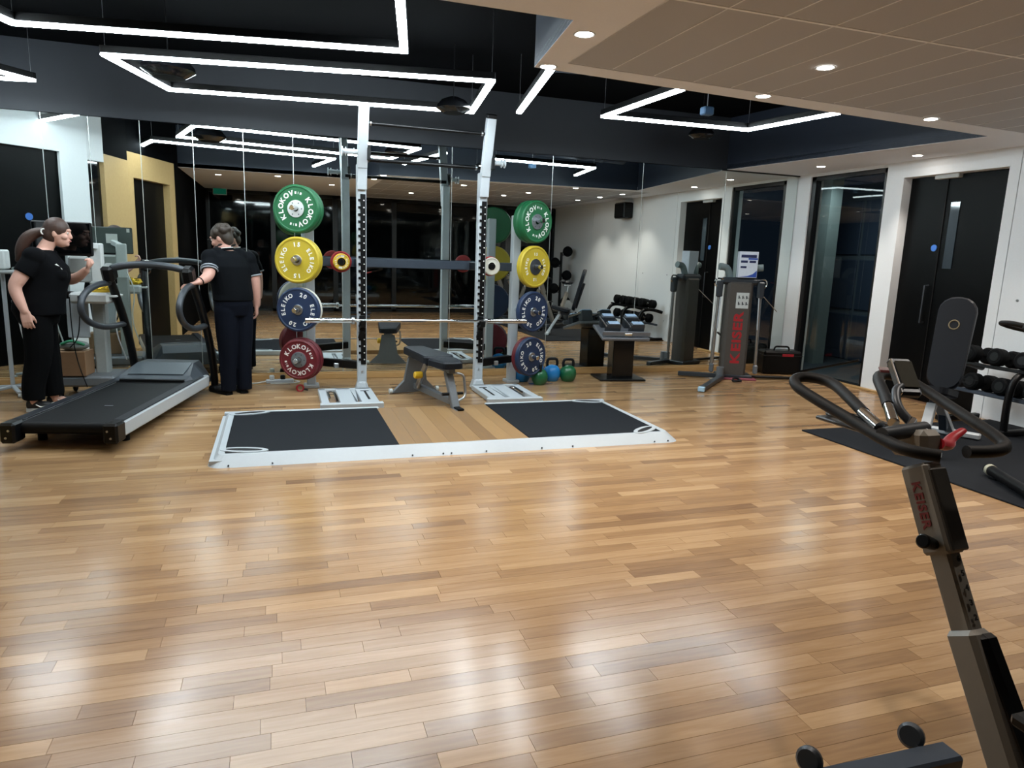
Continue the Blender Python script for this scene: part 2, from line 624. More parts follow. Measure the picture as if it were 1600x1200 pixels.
# service corridor wall seen through the glass: pale column and framed dark panels
mb = MB()
mb.box((XR + 1.9, 9.4, 1.3), (0.1, 6.0, 2.7))
ow = struct('wall_outside', mb, mat('outside_wall_render', '59626a', 0.8))
pb = mat('outside_blue_panel', '3a4557', 0.6)
for yy in (8.15, 9.0, 9.85):
    for zz, hh in ((2.0, 0.8), (1.15, 0.75), (0.35, 0.7)):
        p_ = MB(); p_.box((XR + 1.84, yy, zz), (0.03, 0.8, hh), ch=0.01); part('cladding_panel', p_, pb, ow)
mb = MB(); mb.box((XR + 1.05, 9.0, -0.05), (1.7, 5.0, 0.08)); struct('floor_outside', mb, mat('outside_floor', '3c4248', 0.8))
mb = MB(); mb.box((XR + 1.05, 8.62, 1.3), (0.2, 0.62, 2.7)); struct('trim_outside_column', mb, mat('outside_column_paint', '8b9692', 0.7))
ld = bpy.data.lights.new('outside_fill', 'AREA'); ld.energy = 5; ld.size = 0.5; ld.color = (0.8, 0.95, 1.0)  # unseen fill light, added to brighten the wall and column beyond the window
lo = bpy.data.objects.new('outside_fill', ld); COL.objects.link(lo); lo.location = (XR + 0.7, 7.9, 2.55)
# door
dm = MB()
for y0, y1 in ((5.62, 6.195), (5.01, 5.612)):
    pass
dm.box((XR + 0.14, 5.6, 1.2), (0.05, 1.19, 2.39), ch=0.004)
door = struct('door_1', dm, M_BLACKDOOR)
d_ = MB(); d_.box((XR + 0.112, 5.61, 1.775), (0.012, 0.105, 0.68)); part('vision_panel', d_, mat('vision_glass', '39434a', 0.05, spec=0.8), door)
d_ = MB(); d_.box((XR + 0.111, 5.73, 1.2), (0.014, 0.006, 2.38)); part('leaf_joint', d_, M_HOLE, door)
d_ = MB(); d_.box((XR + 0.09, 5.72, 2.385), (0.07, 0.28, 0.055), ch=0.006); part('door_closer', d_, M_LGREY, door)
d_ = MB(); d_.cyl((XR + 0.116, 5.795, 1.648), (XR + 0.106, 5.795, 1.648), 0.035, seg=20); part('round_sign', d_, M_BLUESIGN, door, label='round blue sign')
d_ = MB(); d_.tube([(XR + 0.115, 5.8, 1.25), (XR + 0.06, 5.8, 1.25), (XR + 0.06, 5.8, 0.85), (XR + 0.115, 5.8, 0.85)], 0.01); part('door_handle', d_, M_DGREY, door)
mb = MB()
for y0, y1, z0, z1 in ((6.195, 6.205, 0, 2.41), (5.0, 5.01, 0, 2.41), (5.0, 6.205, 2.40, 2.41)):
    mb.box((XR + 0.1, (y0 + y1) / 2, (z0 + z1) / 2), (0.2, y1 - y0, z1 - z0))
struct('trim_1', mb, M_WHITE)
# oak sill strip in front of the window and door
mb = MB(); mb.box((XR - 0.02, 6.9, 0.012), (0.06, 1.94, 0.024), ch=0.004); struct('baseboard_right', mb, M_OAKTRIM)
# loudspeaker on the right wall
sp = thing('wall_speaker', 'small black loudspeaker mounted high on the white right wall', 'speaker', (XR - 0.11, 3.12, 2.34))
mb = MB(); mb.box((0, 0, 0), (0.2, 0.42, 0.3), ch=0.02); part('cabinet', mb, M_BLACK, sp)
mb = MB(); mb.box((-0.103, 0, 0), (0.008, 0.36, 0.25)); part('grille', mb, M_RUBBER, sp)
mb = MB(); mb.box((0.1, 0, 0), (0.02, 0.1, 0.1)); part('bracket', mb, M_BLACK, sp)

# ---------------------------------------------------------------- mirror wall
mb = MB(); mb.box((1.6, YM + 0.13, 1.6), (10.2, 0.2, 3.3)); struct('wall_front', mb, M_BULK)
mir = thing('wall_mirror', 'full-height wall mirror of tall panels covering the far wall', 'mirror', (2.0, YM, 0))
xs = [-3.3, -2.9, -2.476, -2.053, -1.666, -1.231, -0.762, -0.295, 0.185, 0.67, 1.87, 3.07, 4.25, 5.43, 6.54]
for a, b in zip(xs, xs[1:]):
    mb = MB(); mb.box(((a + b) / 2 - 2.0, 0.01, 0.075 + 1.245), (b - a - 0.004, 0.02, 2.49)); part('mirror_panel', mb, M_MIRROR, mir)
for a in xs[1:-1]:
    mb = MB(); mb.box((a - 2.0, 0.006, 1.32), (0.006, 0.016, 2.49)); part('panel_seam', mb, M_SEAM, mir)
mb = MB(); mb.box((1.62, YM - 0.012, 0.03), (9.84, 0.05, 0.06), ch=0.004); mb.box((1.62, YM - 0.005, 0.068), (9.84, 0.03, 0.012)); struct('baseboard_front', mb, M_OAKTRIM)
mb = MB(); mb.box((1.62, YM + 0.015, 2.9), (9.9, 0.05, 0.66)); struct('trim_bulkhead', mb, M_BULK)
mb = MB(); mb.box((5.95, YM - 0.01, 2.562), (1.2, 0.02, 0.012)); struct('trim_2', mb, M_BLACKFRAME)

# ---------------------------------------------------------------- left and rear walls (seen in the mirror)
LW = [(-3.95, 7.86), (-3.3, 7.1), (-2.95, 6.79), (-2.33, 6.19), (-2.10, 5.97), (-1.97, 5.77), (-1.82, 5.15), (-1.42, 3.9), (-1.4, YB)]
def seg_box(mb, a, b, z0, z1, t=0.12, off=0.0):
    a, b = Vector(a), Vector(b)
    d = (b - a); L = d.length; ang = math.atan2(d.y, d.x)
    n = Vector((math.sin(ang), -math.cos(ang)))            # towards the outside (left) for our ordering
    m_ = (a + b) / 2 + n * (t / 2 - off)
    mb.box((m_.x, m_.y, (z0 + z1) / 2), (L, t, z1 - z0), Matrix.Rotation(ang, 4, 'Z'))
mb = MB()
seg_box(mb, LW[0], LW[1], 0, 3.2); seg_box(mb, LW[1], LW[2], 0, 3.2)
seg_box(mb, LW[2], LW[3], 2.4, 3.2); seg_box(mb, LW[3], LW[4], 0, 3.2); seg_box(mb, LW[4], LW[5], 2.35, 3.2)
wl = struct('wall_left', mb, M_WHITE)
mb = MB(); seg_box(mb, LW[2], LW[3], 0, 2.4, 0.06, -0.05)
dl = struct('door_2', mb, M_BLACKDOOR)
mb = MB()
a_, b_ = Vector(LW[2]), Vector(LW[3]); q_ = a_ * 0.42 + b_ * 0.58
dd = (b_ - a_).normalized(); nn = Vector((-dd.y, dd.x))
q_ = q_ - nn * 0.05
mb.cyl((q_.x, q_.y, 1.65), (q_.x + nn.x * 0.008, q_.y + nn.y * 0.008, 1.65), 0.04, seg=18); part('round_sign', mb, M_BLUESIGN, dl, label='round blue sign')
mb = MB(); seg_box(mb, LW[4], LW[5], 0, 2.35, 0.06, -0.05); struct('window_2', mb, M_BLACKGLASS)
mb = MB(); seg_box(mb, LW[5], LW[6], 0, 2.45); ow_ = struct('trim_oak_panel', mb, M_OAK)
mb = MB(); seg_box(mb, LW[5], LW[6], 2.45, 3.2); seg_box(mb, LW[6], LW[7], 2.57, 3.2); seg_box(mb, LW[7], LW[8], 0, 3.2); struct('wall_left_dark', mb, M_DARKCEIL)
def lerp2(a, b, t):
    return (a[0] + (b[0] - a[0]) * t, a[1] + (b[1] - a[1]) * t)
mb = MB()
seg_box(mb, LW[6], lerp2(LW[6], LW[7], 0.1), 0, 2.57); seg_box(mb, lerp2(LW[6], LW[7], 0.88), LW[7], 0, 2.57); seg_box(mb, lerp2(LW[6], LW[7], 0.1), lerp2(LW[6], LW[7], 0.88), 2.25, 2.57)
struct('trim_oak_portal', mb, M_OAK)
mb = MB(); seg_box(mb, lerp2(LW[6], LW[7], 0.1), lerp2(LW[6], LW[7], 0.88), 0, 2.25, 0.05, -0.1); struct('door_3', mb, M_BLACKDOOR)
# rear wall: black glazing at night
mb = MB(); mb.box((2.5, YB - 0.16, 1.3), (8.4, 0.1, 2.6)); struct('wall_back', mb, M_BLACKFRAME)
for i in range(6):
    x0 = -1.38 + i * 1.32
    mb = MB()
    for a, b, c, d in ((x0, x0 + 0.05, 0, 2.56), (x0 + 1.27, x0 + 1.32, 0, 2.56), (x0, x0 + 1.32, 0, 0.06), (x0, x0 + 1.32, 2.5, 2.56)):
        mb.box(((a + b) / 2, YB - 0.06, (c + d) / 2), (b - a, 0.1, d - c))
    w_ = struct('window_%d' % (3 + i), mb, M_BLACKFRAME)
    mb = MB(); mb.box((x0 + 0.66, YB - 0.08, 1.28), (1.22, 0.02, 2.44)); part('pane', mb, M_BLACKGLASS, w_)
# exit sign above the dark opening at left rear
es = thing('exit_sign', 'small green lit sign box hung from the ceiling by the dark rear glazing', 'sign', (-1.05, 0.15, 2.46))
mb = MB(); mb.box((0, 0, 0), (0.26, 0.04, 0.13), ch=0.005); part('housing', mb, M_LGREY, es)
mb = MB(); mb.box((0, 0.022, 0), (0.24, 0.004, 0.11)); part('face', mb, emit_mat('exit_green', (0.02, 0.3, 0.18), 0.12), es)

# ---------------------------------------------------------------- ceiling
ZC = 2.57
CE = [(1.42, 3.45), (1.548, 4.36), (5.862, 4.717), (5.42, YM)]
mb = MB()
def slab(mb, poly, z0=ZC, z1=ZC + 0.06):
    mb.prism(poly, z0, z1)
slab(mb, [(-1.5, YB), (1.70, YB), (1.70, 3.45), (-1.5, 3.45)])
slab(mb, [(-4.0, 3.30), (-1.5, 3.30), (-1.5, 3.45), (-4.0, 3.45)])
slab(mb, [(1.42, 3.45), (1.70, 3.45), (1.70, 4.372), (1.548, 4.36)])
slab(mb, [(1.70, 4.19), (6.25, 4.50), (6.25, 4.749), (5.862, 4.717), (1.70, 4.372)])
slab(mb, [(6.25, YB), (XR, YB), (XR, 4.774), (6.25, 4.749)])
slab(mb, [(5.862, 4.717), (XR, 4.774), (XR, YM), (5.42, YM)])
slab(mb, [(1.70, YB), (6.25, YB), (6.25, -0.4), (1.70, -0.4)])
ceiling = struct('ceiling', mb, M_SOFFIT)
mb = MB(); mb.prism([(1.70, -0.4), (6.25, -0.4), (6.25, 4.50), (1.70, 4.19)], ZC + 0.012, ZC + 0.05); part('ceiling_grid', mb, M_TGRID, ceiling)
nx = 15; tw = (6.25 - 1.70) / nx
for i in range(nx):
    xa, xb = 1.70 + i * tw, 1.70 + (i + 1) * tw
    ya, yb_ = 4.19 + (xa - 1.7) / 4.55 * 0.31, 4.19 + (xb - 1.7) / 4.55 * 0.31
    for y0, y1 in ((3.0, None), (1.8, 3.0), (0.6, 1.8), (-0.4, 0.6)):
        g1, g2 = 0.0035, 0.010
        p0 = (xa + g1, y0 + g2); p1 = (xb - g1, y0 + g2)
        p2 = (xb - g1, (yb_ if y1 is None else y1) - g2 * (0.3 if y1 is None else 1)); p3 = (xa + g1, (ya if y1 is None else y1) - g2 * (0.3 if y1 is None else 1))
        mb = MB(); mb.prism([p0, p3, p2, p1][::-1], ZC + 0.002, ZC + 0.02); part('ceiling_tile', mb, M_TILE, ceiling)
for i in range(nx + 1):
    xa = 1.70 + i * tw
    mb = MB(); mb.box((xa, (-0.4 + 4.19 + i / nx * 0.31) / 2, ZC + 0.006), (0.0065, 4.55 + i / nx * 0.31, 0.012)); part('ceiling_bar', mb, M_TGRID, ceiling)
for yy in (0.6, 1.8, 3.0):
    mb = MB(); mb.box((3.975, yy, ZC + 0.0055), (4.55, 0.019, 0.0112)); part('cross_bar', mb, M_TGRID, ceiling)
# recessed dark coffer
mb = MB(); mb.box((1.6, 5.6, 3.22), (11.2, 4.8, 0.05)); cof = struct('ceiling_coffer', mb, M_DARKCEIL)
mb = MB()
pl = [(-4.0, 3.45)] + CE
for a, b in zip(pl, pl[1:]):
    seg_box(mb, a, b, ZC + 0.002, 3.2, 0.02)
struct('trim_fascia', mb, M_FASCIA)

# ---------------------------------------------------------------- LED strip lights
def strip(pts, label, closed=False, z=2.7, wires=()):
    t = thing('strip_light', label, 'light', (pts[0][0], pts[0][1], z), 0)
    o = Vector((pts[0][0], pts[0][1]))
    q = [Vector(p) - o for p in pts]
    if closed:
        q.append(q[0])
    h, d = MB(), MB()
    for a, b in zip(q, q[1:]):
        e = (b - a).normalized() * 0.024
        h.bar((a.x - e.x, a.y - e.y, 0.035), (b.x + e.x, b.y + e.y, 0.035), 0.056, 0.05, 0.003, (0, 0, 1))
        d.bar((a.x - e.x, a.y - e.y, 0.0), (b.x + e.x, b.y + e.y, 0.0), 0.05, 0.022, 0.004, (0, 0, 1))
    part('channel', h, M_BLACK, t)
    part('diffuser', d, M_DIFF, t)
    for k in range(len(q)):
        m_ = MB(); m_.cyl((q[k].x, q[k].y, 0.05), (q[k].x, q[k].y, 3.2 - z), 0.002, seg=6)
        if not (closed and k == len(q) - 1):
            part('wire', m_, M_STEEL, t)
    return t
strip([(-1.75, 4.6), (-1.49, 5.32), (0.82, 4.86), (0.60, 3.72)], 'nearest large zigzag white LED strip hanging in the dark coffer at top left')
strip([(-1.11, 5.90), (1.57, 5.37), (1.74, 6.58), (-0.83, 6.92)], 'closed four-sided white LED strip above the power rack', closed=True)
strip([(-2.6, 6.1), (-1.89, 7.09), (-2.75, 7.29)], 'white LED strip with a sharp corner at the far left edge')
strip([(1.85, 4.87), (2.13, 6.36)], 'single short straight white LED strip near the soffit corner')
strip([(2.95, 4.96), (2.89, 6.17), (4.40, 6.09), (4.55, 5.09)], 'three-sided white LED strip at the right end of the dark coffer')

# ---------------------------------------------------------------- downlights
def downlight(x, y, label, watts=DOWN_WATTS, aim=(0, 0, -1)):
    t = thing('downlight', label, 'light', (x, y, ZC), 0, 'recessed ceiling downlights')
    mb = MB(); mb.lathe([(0.046, -0.001), (0.054, -0.004), (0.06, -0.001), (0.06, 0.0)], 20); part('bezel', mb, M_WMETAL, t)
    mb = MB(); mb.lathe([(0, -0.003), (0.044, -0.003), (0.046, 0.0)], 20); part('lens', mb, M_LAMP, t)
    ld = bpy.data.lights.new('downlight_lamp', 'SPOT')
    ld.energy = watts; ld.color = DOWN_COLOR; ld.spot_size = R(95); ld.spot_blend = 0.7; ld.shadow_soft_size = 0.035
    l = bpy.data.objects.new('downlight_lamp', ld); COL.objects.link(l); l.parent = t; l.location = (0, 0, -0.012)
    return t
for x, y, lb in ((1.56, 3.63, 'recessed downlight in the ceiling border between dark coffer and tiled ceiling, nearest the camera'),
                 (1.62, 4.31, 'recessed downlight at the inner corner point of the dark coffer'),
                 (3.10, 3.60, 'only recessed downlight set within the grey ceiling tiles in view'),
                 (3.25, 4.36, 'recessed downlight midway along the soffit edge, above the short kettlebell row'),
                 (4.85, 4.41, 'recessed downlight at the right end of the soffit edge'),
                 (6.28, 5.81, 'recessed downlight over the black door in the right soffit'),
                 (6.11, 6.99, 'recessed downlight over the window in the right soffit'),
                 (6.0, 3.9, 'downlight along the right wall, first one beyond the door, seen in the mirror'),
                 (5.95, 3.05, 'downlight along the right wall by the black loudspeaker, seen in the mirror'),
                 (5.9, 2.1, 'downlight along the right wall, farthest from the mirror'),
                 (4.5, 3.0, 'downlight in the tiles over the rubber mat, seen in the mirror'),
                 (4.3, 2.1, 'downlight in the tiles behind the one over the rubber mat'),
                 (0.05, 3.04, 'downlight in the plain soffit just left of the lifting rack in the mirror'),
                 (1.0, 2.0, 'downlight in the plain soffit behind the barbell rack in the mirror'),
                 (-0.9, 2.6, 'downlight in the plain soffit beside the oak doorway'),
                 (2.6, 1.3, 'downlight in the tiles above the handlebars of the near exercise bike')):
    downlight(x, y, lb)

# ---------------------------------------------------------------- lifting platform
pf = thing('lifting_platform', 'low white-framed lifting platform with two black mats and wooden centre strip', 'platform', (1.29, 5.38, 0))
X0, X1, Y0, Y1, ZT = -1.75, 1.73, -0.70, 0.70, 0.062
def ridge(mb, pts_out, pts_in, z0, z1):
    n = len(pts_out)
    vs = [(x, y, z0) for x, y in pts_out] + [(x, y, z1) for x, y in pts_in]
    return mb.add(vs, [[i, i + 1, n + i + 1, n + i] for i in range(n - 1)])
def corner(cx, cy, r, a0, a1, n=5):
    return [(cx + r * math.cos(R(a0 + (a1 - a0) * k / n)), cy + r * math.sin(R(a0 + (a1 - a0) * k / n))) for k in range(n + 1)]
out = [(X0, Y1 - 0.02)] + corner(X0 + 0.09, Y0 + 0.09, 0.09, 180, 270) + corner(X1 - 0.09, Y0 + 0.09, 0.09, 270, 360) + [(X1, Y1 - 0.02)]
inn = [(X0 + 0.06, Y1 - 0.02)] + corner(X0 + 0.12, Y0 + 0.15, 0.06, 180, 270) + corner(X1 - 0.12, Y0 + 0.15, 0.06, 270, 360) + [(X1 - 0.06, Y1 - 0.02)]
top = [(X0 + 0.10, Y1 - 0.04), (X0 + 0.10, Y0 + 0.135)] + [(X0 + 0.11, Y0 + 0.125)] * 5 + [(X1 - 0.11, Y0 + 0.125)] * 6 + [(X1 - 0.10, Y1 - 0.04)]
mb = MB(); ridge(mb, out, inn, 0.0, ZT)
n_ = len(inn)
mb.add([(x, y, ZT) for x, y in inn] + [(x, y, ZT) for x, y in top], [[i, i + 1, n_ + i + 1, n_ + i] for i in range(n_ - 1)])
mb.box((X0 + 0.05, 0, 0.02), (0.08, 1.3, 0.03))
part('edge_frame', mb, M_WMETAL, pf)
for a, b in ((X0 + 0.02, -0.47), (0.50, X1 - 0.02)):
    mb = MB(); mb.box(((a + b) / 2, Y1 - 0.025, ZT / 2), (b - a, 0.045, ZT), ch=0.006); part('rear_rail', mb, M_WMETAL, pf)
for a, b in ((X0 + 0.10, -0.49), (0.50, X1 - 0.10)):
    mb = MB(); mb.box(((a + b) / 2, 0.04, 0.030), (b - a, 1.23, 0.058), ch=0.003); part('rubber_mat', mb, M_MAT, pf)
# wooden centre: boards running lengthwise
for k in range(8):
    w = 0.99 / 8
    mb = MB(); mb.box((-0.49 + w * (k + 0.5), 0.05, 0.027), (w - 0.0006, 1.25, 0.052), ch=0.0008)
    o_ = part('board', mb, bpy.data.materials.get('oak_boards') or wood_mat('oak_boards', '6a4f33', '8c6c46', 'a58459', 12.0, 1.2, 0.4), pf)
    set_tone(o_, [min(0.85, max(0.15, random.gauss(0.5, 0.16)))] * len(o_.data.polygons))
for cx, cy, a in ((X0 + 0.22, Y0 + 0.19, -14), (X0 + 0.22, Y1 - 0.09, 12), (X1 - 0.22, Y0 + 0.19, 35), (X1 - 0.22, Y1 - 0.09, -18)):
    mb = MB(); M_ = Matrix.Translation((cx, cy, 0)) @ Matrix.Rotation(R(a), 4, 'Z')
    mb.prism([(0.16 * math.cos(t * math.pi / 8), 0.062 * math.sin(t * math.pi / 8)) for t in range(16)], 0.055, ZT + 0.004, M_)
    pl_ = part('corner_handle_plate', mb, M_WMETAL, pf)
    mb = MB(); mb.prism([(0.12 * math.cos(t * math.pi / 8), 0.026 * math.sin(t * math.pi / 8)) for t in range(16)], ZT + 0.003, ZT + 0.006, M_); part('hand_slot', mb, M_HOLE, pl_)
mb = MB()
for x in (-1.62, -1.35, -0.42, -0.2, -0.14, 0.12, 0.55, 0.8, 1.5, 1.62):
    mb.cyl((x, Y0 + 0.012, 0.012), (x, Y0 + 0.006, 0.014), 0.006, seg=8)
part('bolt', mb, M_DGREY, pf)

# ---------------------------------------------------------------- power rack
rk = thing('power_rack', 'tall white half rack with bent top arms, pull-up bars and black numbered uprights', 'rack', (1.39, 7.05, 0))
UX = 0.605
for s in (-1, 1):
    x = s * UX
    mb = MB(); mb.box((x, 0.0, 1.12), (0.09, 0.085, 2.2), ch=0.008)
    up = part('upright', mb, M_WMETAL, rk)
    mb = MB(); mb.box((x + 0.012, -0.046, 1.115), (0.05, 0.012, 1.65), ch=0.003)
    for k in range(24):
        z = 0.34 + k * 0.067
        mb.box((x - 0.02, -0.05, z), (0.03, 0.012, 0.024), ch=0.003)
    st = part('peg_strip', mb, M_BLACK, up)
    mb = MB()
    for k in range(24):
        mb.cyl((x + 0.02, -0.0525, 0.34 + k * 0.067), (x + 0.02, -0.054, 0.34 + k * 0.067), 0.007, seg=8)
    part('level_marks', mb, M_TEXTW, up, kind='stuff')
    mb = MB()
    for z in (0.22, 0.10, 2.02, 2.14):
        mb.cyl((x, -0.043, z), (x, -0.05, z), 0.011, seg=8)
    part('bolt', mb, M_STEEL, up)
    # bent arm
    mb = MB()
    mb.bar((x, -0.05, 1.98), (x, -0.085, 2.20), 0.092, 0.06, 0.006, (0, 1, 0))
    mb.bar((x, -0.085, 2.18), (x, -0.25, 2.71), 0.092, 0.075, 0.006, (0, 1, 0))
    am = part('bent_arm', mb, M_WMETAL, rk)
    mb = MB(); mb.bar((x, -0.245, 2.70), (x, -0.257, 2.74), 0.096, 0.08, 0.006, (0, 1, 0)); part('end_cap', mb, M_BLACK, am)
    # band post with spool pegs
    mb = MB(); mb.box((x + 0.055, -0.13, 2.31), (0.035, 0.10, 0.14), ch=0.005)
    bk = part('band_bracket', mb, M_BLACK, rk)
    mb = MB()
    mb.cyl((x + s * 0.04, -0.13, 2.31), (x + s * 0.19, -0.13, 2.31), 0.025); mb.cyl((x + s * 0.15, -0.13, 2.31), (x + s * 0.158, -0.13, 2.31), 0.042); mb.cyl((x + s * 0.182, -0.13, 2.31), (x + s * 0.19, -0.13, 2.31), 0.045)
    mb.cyl((x + s * 0.075, -0.13, 2.31), (x + s * 0.083, -0.13, 2.31), 0.035)
    part('band_peg', mb, M_WMETAL, bk)
    # floor foot
    mb = MB()
    for xx, w in ((x - 0.0, 0.16), (x + s * 0.20, 0.14), (x + s * 0.40, 0.07)):
        mb.box((xx, -0.42, 0.03), (w, 0.72, 0.05), ch=0.005)
    mb.box((x + s * 0.18, -0.075, 0.03), (0.5, 0.06, 0.05), ch=0.005)
    mb.box((x + s * 0.17, -0.76, 0.03), (0.56, 0.07, 0.052), ch=0.005)
    mb.box((x, 0.0, 0.06), (0.14, 0.16, 0.12), ch=0.02, taper=(0.7, 0.7))
    ft = part('foot_frame', mb, M_WMETAL, rk)
    mb = MB(); mb.box((x, -0.42, 0.0555), (0.022, 0.40, 0.002)); mb.box((x, -0.22, 0.0555), (0.08, 0.03, 0.002)); part('slot', mb, M_HOLE, ft)
    mb = MB(); mb.prism([(x + s * 0.08, -0.12), (x + s * 0.13, -0.12), (x + s * 0.11, -0.66)], 0.001, 0.05); part('gusset', mb, M_WMETAL, ft)
    mb = MB(); mb.tube(rounded([(x + s * 0.29, -0.66, 0.045), (x + s * 0.29, -0.2, 0.045), (x + s * 0.35, -0.2, 0.045), (x + s * 0.35, -0.5, 0.045)], 0.05), 0.012, 8); part('foot_handle', mb, M_CHROME, ft)
    # storage post behind
    px_ = s * 1.10 + (0.02 if s < 0 else -0.0)
    mb = MB(); mb.box((px_, 0.35, 0.93), (0.09, 0.10, 1.82), ch=0.008)
    mb.box((px_, 0.35, 0.015), (0.15, 0.16, 0.03), ch=0.004)
    po = part('storage_post', mb, M_WMETAL, rk)
    # low brace to the upright
    mb = MB(); mb.bar((px_ + s * -0.03, 0.33, 0.27), (x, 0.05, 0.27), 0.07, 0.08, 0.006, (0, 0, 1)); part('low_brace', mb, M_BLACK, rk)
    mb = MB(); mb.box(((px_ + x) / 2, 0.16, 0.25), (0.05, 0.05, 0.05), ch=0.006); part('brace_clamp', mb, M_STEEL, rk)
    # plate pegs
    nrm = Vector((s * 0.39, -0.92, 0))
    for z in (1.78, 1.30, 0.82, 0.33):
        a = Vector((px_, 0.35, z)) + nrm * 0.03
        mb = MB(); mb.cyl(a, a + nrm * 0.40, 0.024, seg=14, ch=0.003); part('plate_peg', mb, M_CHROME, rk)
    # short peg with change plates on the cross beam
    xx = s * 0.78
    mb = MB(); mb.cyl((xx, 0.30, 1.29), (xx, 0.16, 1.29), 0.024, seg=14); part('small_peg', mb, M_BLACK, rk)
    # bar hook
    mb = MB()
    mb.box((x, -0.06, 0.70), (0.06, 0.03, 0.16), ch=0.005); mb.bar((x, -0.06, 0.66), (x, -0.15, 0.69), 0.05, 0.025, 0.004); mb.bar((x, -0.145, 0.675), (x, -0.165, 0.74), 0.05, 0.02, 0.004, (0, 1, 0))
    mb.bar((x, -0.07, 0.63), (x - 0.02, -0.06, 0.55), 0.05, 0.03, 0.004, (0, 1, 0))
    part('bar_hook', mb, M_BLACK, rk)
mb = MB(); mb.box((0.02, 0.36, 1.285), (2.2, 0.06, 0.09), ch=0.006); part('rear_beam', mb, M_BLUEGREY, rk)
for s in (-1, 1):
    mb = MB(); mb.bar((s * UX, 0.03, 1.285), (s * UX, 0.34, 1.285), 0.06, 0.08, 0.005); part('beam_bracket', mb, M_BLACK, rk)
for y, z, r in ((0.0, 2.265, 0.019), (-0.19, 2.565, 0.016)):
    mb = MB(); mb.cyl((-UX, y, z), (UX, y, z), r, seg=14); pb_ = part('pull_up_bar', mb, M_BLACK, rk)
    for xx in (-UX + 0.09, UX - 0.05):
        m2 = MB(); m2.cyl((xx - 0.03, y, z), (xx - 0.015, y, z), r + 0.006, seg=14); part('collar_ring', m2, M_STEEL, pb_)

# ---------------------------------------------------------------- weight plates
def plate(label, col, r, th, pos, nrm, brand, num, hub_r, hub_m, txt_r, txt_h, spin=0, group=None, name='bumper_plate'):
    t = thing(name, label, 'weight plate', pos, 0, group)
    z = Vector(nrm).normalized(); yv = Vector((0, 0, 1)); x = yv.cross(z)
    Mr = Matrix(((x.x, yv.x, z.x), (x.y, yv.y, z.y), (x.z, yv.z, z.z))) @ Matrix.Rotation(R(spin), 3, 'Z')
    t.rotation_euler = Mr.to_euler()
    m = mat('plate_' + col, {'green': '0d5c34', 'yellow': 'b7a127', 'blue': '182c4c', 'red': '651521', 'smallyellow': 'd8b636', 'smallred': '9c2a2c', 'white': 'd8d5c8'}[col], 0.5, var=0.06, scale=60, bump=0.1)
    h = th / 2
    mb = MB(); mb.lathe([(0.026, -h), (r - 0.012, -h), (r, -h + 0.012), (r, h - 0.012), (r - 0.012, h), (r * 0.90, h), (r * 0.87, h - 0.006), (hub_r + 0.006, h - 0.006), (hub_r, h), (hub_r, h - 0.004), (0.026, h - 0.004), (0.026, -h)], 48)
    part('disc', mb, m, t)
    mb = MB(); mb.lathe([(0.027, h - 0.006), (0.027, h + 0.001), (hub_r - 0.004, h + 0.001), (hub_r, h - 0.003)], 32)
    hb = part('hub', mb, hub_m, t)
    if hub_r > 0.06:
        mb = MB()
        for k in range(6):
            a = R(60 * k)
            mb.cyl((hub_r * 0.72 * math.cos(a), hub_r * 0.72 * math.sin(a), h), (hub_r * 0.72 * math.cos(a), hub_r * 0.72 * math.sin(a), h + 0.003), 0.006, seg=8)
        part('hub_bolt', mb, M_DGREY, hb)
    if brand:
        Z = Matrix.Translation((0, 0, h - 0.0055))
        if num:
            for k in (0, 180):
                mb = MB(); text_arc(mb, brand, txt_h, txt_r, 180 + k, 360 * txt_h * 0.78 / (2 * math.pi * txt_r), Z); part('lettering', mb, M_TEXTW, t)
                mb = MB(); text_arc(mb, num, txt_h * 1.05, txt_r, 90 + k, 360 * txt_h * 0.8 / (2 * math.pi * txt_r), Z); part('number', mb, M_TEXTW, t)
        else:
            for k in (0, 180):
                mb = MB()
                text_arc(mb, brand, txt_h, txt_r, 160 + k, 360 * txt_h * 0.86 / (2 * math.pi * txt_r), Z)
                for a in (70, 80, 90):
                    mb.box((txt_r * math.cos(R(a + k)), txt_r * math.sin(R(a + k)), h - 0.005), (0.022, 0.004 if a == 80 else 0.016, 0.001), Matrix.Rotation(R(a + k), 4, 'Z'))
                part('lettering', mb, M_TEXTW, t)
    return t
def stack(s, z, items):
    """items front first"""
    px_ = 1.39 + s * 1.10 + (0.02 if s < 0 else 0)
    nrm = Vector((s * 0.39, -0.92, 0)).normalized()
    base = Vector((px_, 7.40, z))
    d = 0.335
    for it in items:
        th = it['th']
        p = base + nrm * (d - th / 2)
        plate(it['label'], it['col'], it['r'], th, p - Vector((0, 0, 0.0)), nrm, it.get('brand'), it.get('num'), it['hub'], it['hm'], it['tr'], it['h'], it.get('spin', 0))
        d -= th + 0.003
K = dict(brand='KLOKOV', hub=0.082, hm=M_LGREY, tr=0.148, h=0.064)
E_ = dict(brand='ELEIKO', hub=0.05, hm=M_STEEL, tr=0.15, h=0.053)
plain = dict(brand=None, hub=0.05, hm=M_STEEL, tr=0.1, h=0.05)
stack(-1, 1.775, [dict(K, label='front green plate with white lettering and pale hub, top of the left storage post', col='green', r=0.225, th=0.075, spin=0),
                  dict(plain, label='green plate behind the lettered one, top of the left storage post', col='green', r=0.225, th=0.075)])
stack(-1, 1.295, [dict(E_, num='15', label='front yellow plate with chrome hub on the left storage post', col='yellow', r=0.222, th=0.055, spin=0),
                  dict(plain, label='rear yellow plate showing only its edge on the left storage post', col='yellow', r=0.222, th=0.055)])
